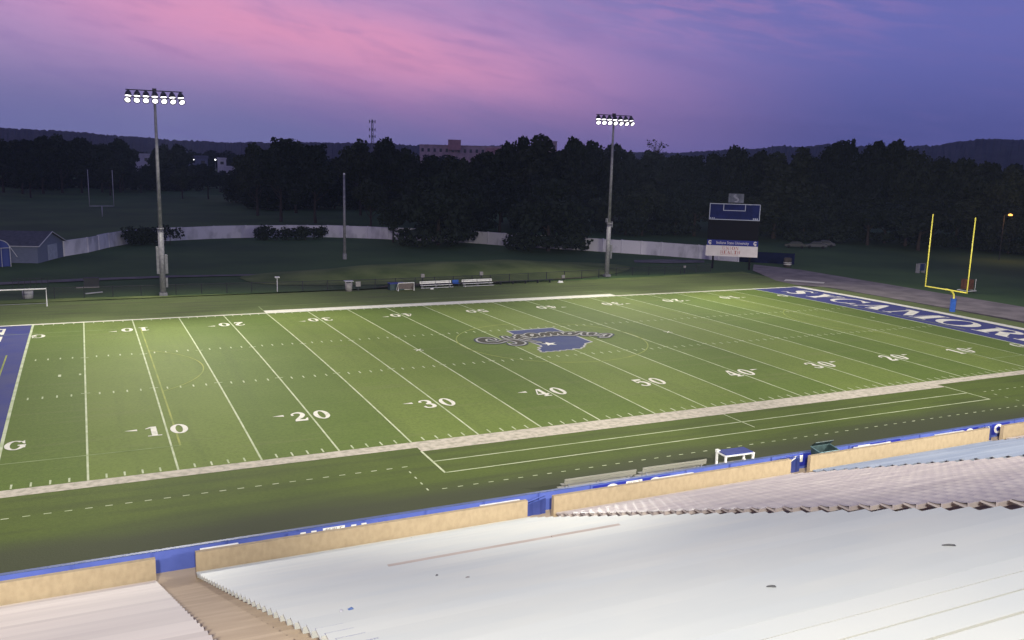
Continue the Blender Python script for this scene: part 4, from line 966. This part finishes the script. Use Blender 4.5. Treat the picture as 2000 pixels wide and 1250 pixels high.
# bushes by the wall
def bush(loc, lx, ly, h, lab, seed):
    rnd = random.Random(seed); t = thing('bush', loc, lab, 'bush', 'bushes against the white wall')
    bl = [(rnd.uniform(-lx*.42,lx*.42), rnd.uniform(-ly*.3,ly*.3), rnd.uniform(.25,.62)*h, rnd.uniform(1.0,1.7), rnd.uniform(.8,1.25)*h/3) for _ in range(int(lx*1.6))]
    crown_bm(bl, 2600, .5, rnd).build('foliage', M['leafC'], t)
    mb = MB()
    for _ in range(6):
        x = rnd.uniform(-lx*.35,lx*.35); mb.tube([(x,0,-.1),(x+rnd.uniform(-.5,.5),0,h*.6)], [.08,.03], 5)
    mb.build('stem', M['bark'], t)
bush((43.6,135.0,0), 15.5, 3.5, 3.0, 'long low dark bush in front of the middle of the white wall', 3)
bush((16.9,129.2,0), 11.0, 4.0, 3.7, 'dark bush against the white wall behind the left tower', 4)

# ------------------------------------------------------------------ distant buildings, mast, cars, lamps
def house(x, y, w, dpt, h, rz, wallm, lab, cat, win=3, gable=2.5, name='house', roofm='roofgrey', group=None):
    t = thing(name, (x,y,-.2), lab, cat, group, rz)
    mb = MB(); mb.box(-w/2, w/2, 0, dpt, 0, h); mb.build('wall', M[wallm], t)
    mb = MB()
    if gable > 0: mb.add([(-w/2-.4,-.4,h+.01),(w/2+.4,-.4,h+.01),(w/2+.4,dpt+.4,h+.01),(-w/2-.4,dpt+.4,h+.01),(-w/2-.4,dpt/2,h+gable),(w/2+.4,dpt/2,h+gable)], [(0,1,5,4),(2,3,4,5),(0,4,3),(1,2,5),(0,3,2,1)])
    else: mb.box(-w/2-.3, w/2+.3, -.3, dpt+.3, h+.01, h+.8)
    mb.build('roof', M[roofm], t)
    for i in range(win):
        xc = -w/2+w*(i+.5)/win; mb = MB(); mb.box(xc-w/win*.2, xc+w/win*.2, -.06, -.01, h*.78, h*.90); mb.build('window', M['glassdark'], t)
    return t
house(35.0, 468, 7.5, 10, 14.3, R(-3), 'palewall', 'pale tall building glimpsed left of the left tower', 'building', 2, 0, 'apartment_building', 'trim')
house(65.0, 485, 10.5, 12, 13.2, R(-6), 'siding', 'blue grey building with a bright wall lamp among the left trees', 'building', 2, 1.5, 'apartment_building')
house(77.0, 478, 4.5, 8, 13.0, R(-6), 'palewall', 'narrow pale building right of the blue grey one', 'building', 1, 0, 'apartment_building', 'trim')
house(69.7, 384, 7.4, 9, 9.9, R(-8), 'palewall', 'pale house wall half hidden by trees left of the middle', 'house', 2, 0, 'house', 'trim')
house(259.7, 203.5, 7.0, 8, 3.4, R(-45), 'palewall', 'pale little house deep in the dark wood on the right', 'house', 2, 1.4)
t = house(346, 781, 83, 30, 28.0, math.atan2(-31.5,77), 'brick', 'long pale brick building above the trees in the middle', 'building', 14, 0, 'campus_building', 'brick')
mb = MB(); mb.box(-13.5, -1.0, -6, 14, 24, 34.0); mb.build('stair_tower', M['brick2'], t); mb = MB(); mb.box(24, 41, -2, 10, 20, 27.0); mb.build('wing', M['brick2'], t)
house(448, 790, 16, 20, 35.4, math.atan2(-7.5,14), 'brick', 'flat topped building block just showing above the trees left of the right tower', 'building', 3, 0, 'campus_building', 'brick')
for x, y, z, lab in ((61.6,476,12.2,'bright white lamp left of its twin among the far houses'),(73.0,474.5,12.4,'bright white lamp right of its twin among the far houses')):
    t = thing('yard_lamp', (x,y,-.2), lab, 'lamp', 'white lamps by the far houses')
    mb = MB(); mb.tube([(0,0,0),(0,0,z)], .10, 6); mb.build('pole', M['steeldark'], t)
    mb = MB(); mb.tube([(0,0,z),(0,-.1,z+.35),(0,-.1,z+.6)], [.25,.45,.2], 10); mb.build('lamp_head', emit('far_lamp', (.95,.97,1), 5), t)
t = thing('street_lamp', (276.4,146.3,0), 'street lamp glowing orange in the dark trees at the far right', 'street lamp')
x0, y0 = polar(az_of(1949), 205); t.location = (x0, y0, -.1)
mb = MB(); mb.tube([(0,0,0),(0,0,9.0),(.0,-1.0,9.4)], .08, 6); mb.build('pole', M['fence'], t)
mb = MB(); mb.tube([(0,-.9,9.15),(0,-1.3,9.2),(0,-1.7,9.15)], [.14,.22,.12], 10); mb.build('lamp_head', emit('orange_lamp', (1.0,.42,.09), 3.2), t)
pl = bpy.data.lights.new('street_lamp_glow', 'POINT'); pl.energy = 900; pl.color = (1,.45,.15); pl.shadow_soft_size = .4
po = bpy.data.objects.new('street_lamp_glow', pl); COL.objects.link(po); po.location = (x0-.4, y0-2.4, 9.0)
t = thing('radio_mast', (206.4,619.5,0), 'lattice radio mast rising above the trees', 'mast')
mb = MB()
for k in range(3):
    a = R(90+120*k); mb.tube([(1.6*math.cos(a),1.6*math.sin(a),0),(.7*math.cos(a),.7*math.sin(a),43)], .17, 5)
for j in range(22):
    z = j*2; q = 1.6-.9*z/43
    for k in range(3):
        a, b = R(90+120*k), R(210+120*k); mb.tube([(q*math.cos(a),q*math.sin(a),z),(q*math.cos(b),q*math.sin(b),z+2)], .08, 4)
mb.build('lattice', M['steeldark'], t)
for z in (42,36,31):
    mb = MB(); 
    for k in range(6): a = R(60*k+15); mb.box(2.4*math.cos(a)-.25, 2.4*math.cos(a)+.25, 2.4*math.sin(a)-.25, 2.4*math.sin(a)+.25, z-1.1, z+1.1); mb.tube([(0,0,z),(2.4*math.cos(a),2.4*math.sin(a),z)], .10, 4)
    mb.build('antenna_ring', M['steeldark'], t)
def car(x, y, rz, body, lab):
    t = thing('parked_car', (x,y,-.1), lab, 'car', 'cars parked below the wood', rz)
    mb = MB(); P = [(-2.2,.35),(-2.25,.75),(-1.3,.92),(-.7,1.42),(.9,1.45),(1.7,.98),(2.2,.85),(2.25,.4)]
    for s in (-1, 1): mb.add([(a, s*.85, b) for a, b in P], [tuple(range(8))])
    n = len(P); vs = [(a, -.85, b) for a, b in P]+[(a, .85, b) for a, b in P]; mb.add(vs, [(i, (i+1) % n, n+(i+1) % n, n+i) for i in range(n)]); mb.build('body', M[body], t)
    mb = MB()
    for s in (-1, 1): mb.add([(-1.2,s*.857,.95),(-.68,s*.857,1.36),(.85,s*.857,1.38),(1.5,s*.857,1.0)], [(0,1,2,3)])
    mb.build('side_window', M['glassdark'], t)
    for a in (-1.4, 1.4):
        for s in (-1, 1): mb = MB(); mb.tube([(a,s*.72,.32),(a,s*.88,.32)], .32, 12); mb.build('wheel', M['tyre'], t)
for u, v_d, body, lab in ((1549,205,'carblack','dark car parked at the wood edge, left of the pale cars'),(1590,207,'carpale','pale car parked at the wood edge, middle of the three'),(1606,212,'carpale','pale car parked at the wood edge, right end of the row')):
    x, y = polar(az_of(u), v_d); car(x, y, R(-42), body, lab)

# ------------------------------------------------------------------ hills
def ridge(name, prof, d0, d1, d2, rough, seed):
    mb = MB(); n = 1100; az0, az1 = -14, 66; rows = [(d0,0),(d0*.55+d1*.45,.55),(d0*.2+d1*.8,.9),(d1,1.0),(d1*.5+d2*.5,.6),(d2,0)]
    vs = []
    for d, q in rows:
        for i in range(n):
            az = az0+(az1-az0)*i/(n-1); u = 1000+1745.35*math.tan(R(az-25.72)); 
            for k in range(len(prof)-1):
                if prof[k][0] <= u <= prof[k+1][0]: break
            a, b = prof[k], prof[k+1]; s = min(1, max(0, (u-a[0])/(b[0]-a[0]))); h = a[1]+(b[1]-a[1])*(s*s*(3-2*s))
            z = (17.7+h/1745.35*d1)*q*(1+.10*mnoise.noise((az*.5,seed,q)))+ (rough*(.7*mnoise.noise((az*6,seed,q*3))+.6*mnoise.noise((az*19,seed,q*5))+.55*mnoise.noise((az*52,seed,q*7))) if 0 < q else 0) - (.3 if q == 0 else 0)
            x, y = polar(az, d); vs.append((x, y, z))
    m = len(rows); mb.add(vs, [(j*n+i, j*n+i+1, (j+1)*n+i+1, (j+1)*n+i) for j in range(m-1) for i in range(n-1)])
    return mb.build(name, M['hill'], smooth=False, kind='structure')
ridge('hills', [(-600,26),(-100,27),(30,28),(160,25),(250,20),(340,17),(430,14),(520,17),(600,19),(700,21),(850,20),(930,22),(1100,16),(1300,18),(1450,28),(1530,36),(1600,38),(1700,36),(1790,40),(1850,48),(1890,54),(1950,52),(2060,50),(3200,40)], 1900, 2700, 3600, 5.0, 1.0)

# ------------------------------------------------------------------ haze
mb = MB(); mb.box(-2200, 4000, -260, 3900, -1.2, 230)
hz = mb.build('haze', [], kind='stuff')
hm = bpy.data.materials.new('haze'); hm.use_nodes = True; nt = hm.node_tree; nt.nodes.clear()
out = nt.nodes.new('ShaderNodeOutputMaterial'); pv = nt.nodes.new('ShaderNodeVolumePrincipled')
pv.inputs['Color'].default_value = (.50,.62,1.0,1); pv.inputs['Density'].default_value = .00008; pv.inputs['Anisotropy'].default_value = 0
nt.links.new(pv.outputs[0], out.inputs['Volume']); hz.data.materials.clear(); hz.data.materials.append(hm)
hm.volume_intersection_method = 'FAST' if hasattr(hm, 'volume_intersection_method') else None

# ------------------------------------------------------------------ dusk sky
wd = bpy.data.worlds.new('World'); sc.world = wd; wd.use_nodes = True; nt = wd.node_tree; N = nt.nodes; K = nt.links
bg = N['Background']; bg.inputs[1].default_value = 1.0
tc = N.new('ShaderNodeTexCoord'); sp = N.new('ShaderNodeSeparateXYZ'); K.new(tc.outputs['Generated'], sp.inputs[0])
def mth(op, a, b=None, c=None, cl=False):
    n = N.new('ShaderNodeMath'); n.operation = op; n.use_clamp = cl
    for i, v in enumerate((a, b, c)):
        if v is None: continue
        if isinstance(v, (int, float)): n.inputs[i].default_value = v
        else: K.new(v, n.inputs[i])
    return n.outputs[0]
def mix(f, a, b):
    n = N.new('ShaderNodeMix'); n.data_type = 'RGBA'
    if isinstance(f, (int, float)): n.inputs[0].default_value = f
    else: K.new(f, n.inputs[0])
    for i, v in ((6, a), (7, b)):
        if isinstance(v, tuple): n.inputs[i].default_value = (*v, 1)
        else: K.new(v, n.inputs[i])
    return n.outputs[2]
def step(x, lo, hi):
    n = N.new('ShaderNodeMapRange'); n.interpolation_type = 'SMOOTHSTEP'; n.inputs[1].default_value = lo; n.inputs[2].default_value = hi
    K.new(x, n.inputs[0]); return n.outputs[0]
az = mth('MULTIPLY', mth('ARCTAN2', sp.outputs[0], sp.outputs[1]), 180/math.pi)     # degrees from +y towards +x
el = mth('MULTIPLY', mth('ARCSINE', sp.outputs[2]), 180/math.pi)
def cloud(sx, sy, tilt, scale, detail, dist=0.0):
    ca, sa = math.cos(R(tilt)), math.sin(R(tilt))
    a = mth('ADD', mth('MULTIPLY', az, ca), mth('MULTIPLY', el, -sa)); e = mth('ADD', mth('MULTIPLY', az, sa), mth('MULTIPLY', el, ca))
    cb = N.new('ShaderNodeCombineXYZ'); K.new(mth('MULTIPLY', a, sx), cb.inputs[0]); K.new(mth('MULTIPLY', e, sy), cb.inputs[1])
    n = N.new('ShaderNodeTexNoise'); n.inputs['Scale'].default_value = scale; n.inputs['Detail'].default_value = detail; n.inputs['Roughness'].default_value = .55; n.inputs['Distortion'].default_value = dist
    K.new(cb.outputs[0], n.inputs['Vector']); return n.outputs['Fac']
right = step(az, 2, 52)
low = mix(right, (.190,.195,.425), (.098,.108,.335)); high = mix(right, (.450,.310,.560), (.145,.155,.460))
up = step(el, 1.0, 8.5); c = mix(up, low, high)
c = mix(step(el, 11, 34), c, (.075,.092,.230))
big = cloud(.10,.42,14,1.0,4,.3); fine = cloud(.22,1.5,9,1.2,7,.4)
# pink underlit cloud streak sloping down to the right, and its softer veil
dl = mth('SUBTRACT', el, mth('SUBTRACT', 8.6, mth('MULTIPLY', az, .135)))
dl = mth('ADD', dl, mth('MULTIPLY', mth('SUBTRACT', big, .5), 3.0))
core = mth('POWER', 2.718, mth('MULTIPLY', mth('MULTIPLY', dl, dl), -.26))
veil = mth('POWER', 2.718, mth('MULTIPLY', mth('MULTIPLY', dl, dl), -.08))
win = mth('MULTIPLY', step(az, -6, 9), step(az, 34, 17)); win2 = mth('MULTIPLY', step(az, -16, 6), step(az, 48, 18))
c = mix(mth('MULTIPLY', mth('MULTIPLY', veil, win2), .70, None, True), c, (.66,.320,.590))
c = mix(mth('MULTIPLY', mth('MULTIPLY', core, win), mth('ADD', .50, mth('MULTIPLY', fine, .45)), None, True), c, (.84,.345,.530))
v2 = mth('MULTIPLY', step(el, 4.5, 9.5), mth('MULTIPLY', step(az, 10, 24), step(az, 56, 34)))
c = mix(mth('MULTIPLY', mth('MULTIPLY', v2, step(fine, .40, .68)), .50), c, (.50,.27,.54))
c = mix(mth('MULTIPLY', step(fine, .48, .75), .13), c, (.20,.145,.40))
c = mix(mth('MULTIPLY', step(mth('ADD', big, mth('MULTIPLY', fine, .3)), .60, .82), .20), c, (.155,.145,.41))
c = mix(step(el, -.5, -3), c, (.02,.02,.035))
K.new(c, bg.inputs[0])

# ------------------------------------------------------------------ floodlights
def spot(loc, aim, power, ang, blend, col=(1.0,.93,.78), size=1.2):
    l = bpy.data.lights.new('floodlight_beam', 'SPOT'); l.energy = power; l.spot_size = R(ang); l.spot_blend = blend; l.color = col; l.shadow_soft_size = size
    o = bpy.data.objects.new('floodlight_beam', l); COL.objects.link(o); o.location = loc
    o.rotation_euler = (Vector(aim)-Vector(loc)).to_track_quat('-Z', 'Y').to_euler()
    return o
for tx, ty in ((13.45,64.2),(77.74,65.7)):
    for dx in (-24, 24): spot((tx, ty-.8, 23.3), (tx+dx, 8, 0), 60000, 88, .9, (1.0,.96,.82))
    spot((tx, ty-2.6, 23.2), (tx, 47, 0), 16000, 126, .7, (1.0,.96,.84))
for tx in (6, 84):
    for ax in (-4, 32, 66, 103): spot((tx,-60,29), (ax, 16.5, 0), 188000, 33.5, .9, (1.0,.95,.82))
spot((-3,-62,30), (8,-37,9), 74000, 128, .6, (1.0,.97,.91), 1.6)
spot((66,-61,30), (54,-22,3), 22000, 112, .7, (1.0,.97,.91), 1.6)

# ------------------------------------------------------------------ camera and render settings
cam = bpy.data.cameras.new('camera'); cam.sensor_width = 36; cam.lens = 1745.35/2000*36; cam.clip_start = .1; cam.clip_end = 9000
co = bpy.data.objects.new('camera', cam); COL.objects.link(co)
yaw, pit, rol = .448911, -.179322, .026128
f = Vector((math.sin(yaw)*math.cos(pit), math.cos(yaw)*math.cos(pit), math.sin(pit))); r = Vector((math.cos(yaw), -math.sin(yaw), 0)); u = r.cross(f)
r2 = r*math.cos(rol)+u*math.sin(rol); u2 = -r*math.sin(rol)+u*math.cos(rol)
mw = Matrix((r2, u2, -f)).transposed().to_4x4(); mw.translation = (5.0898,-50.9166,17.6654); co.matrix_world = mw
sc.camera = co
vs_ = sc.view_settings; vs_.view_transform = 'Standard'; vs_.look = 'None'; vs_.exposure = 0; vs_.gamma = 1
sc.cycles.volume_bounces = 0; sc.cycles.max_bounces = 6; sc.cycles.transparent_max_bounces = 12
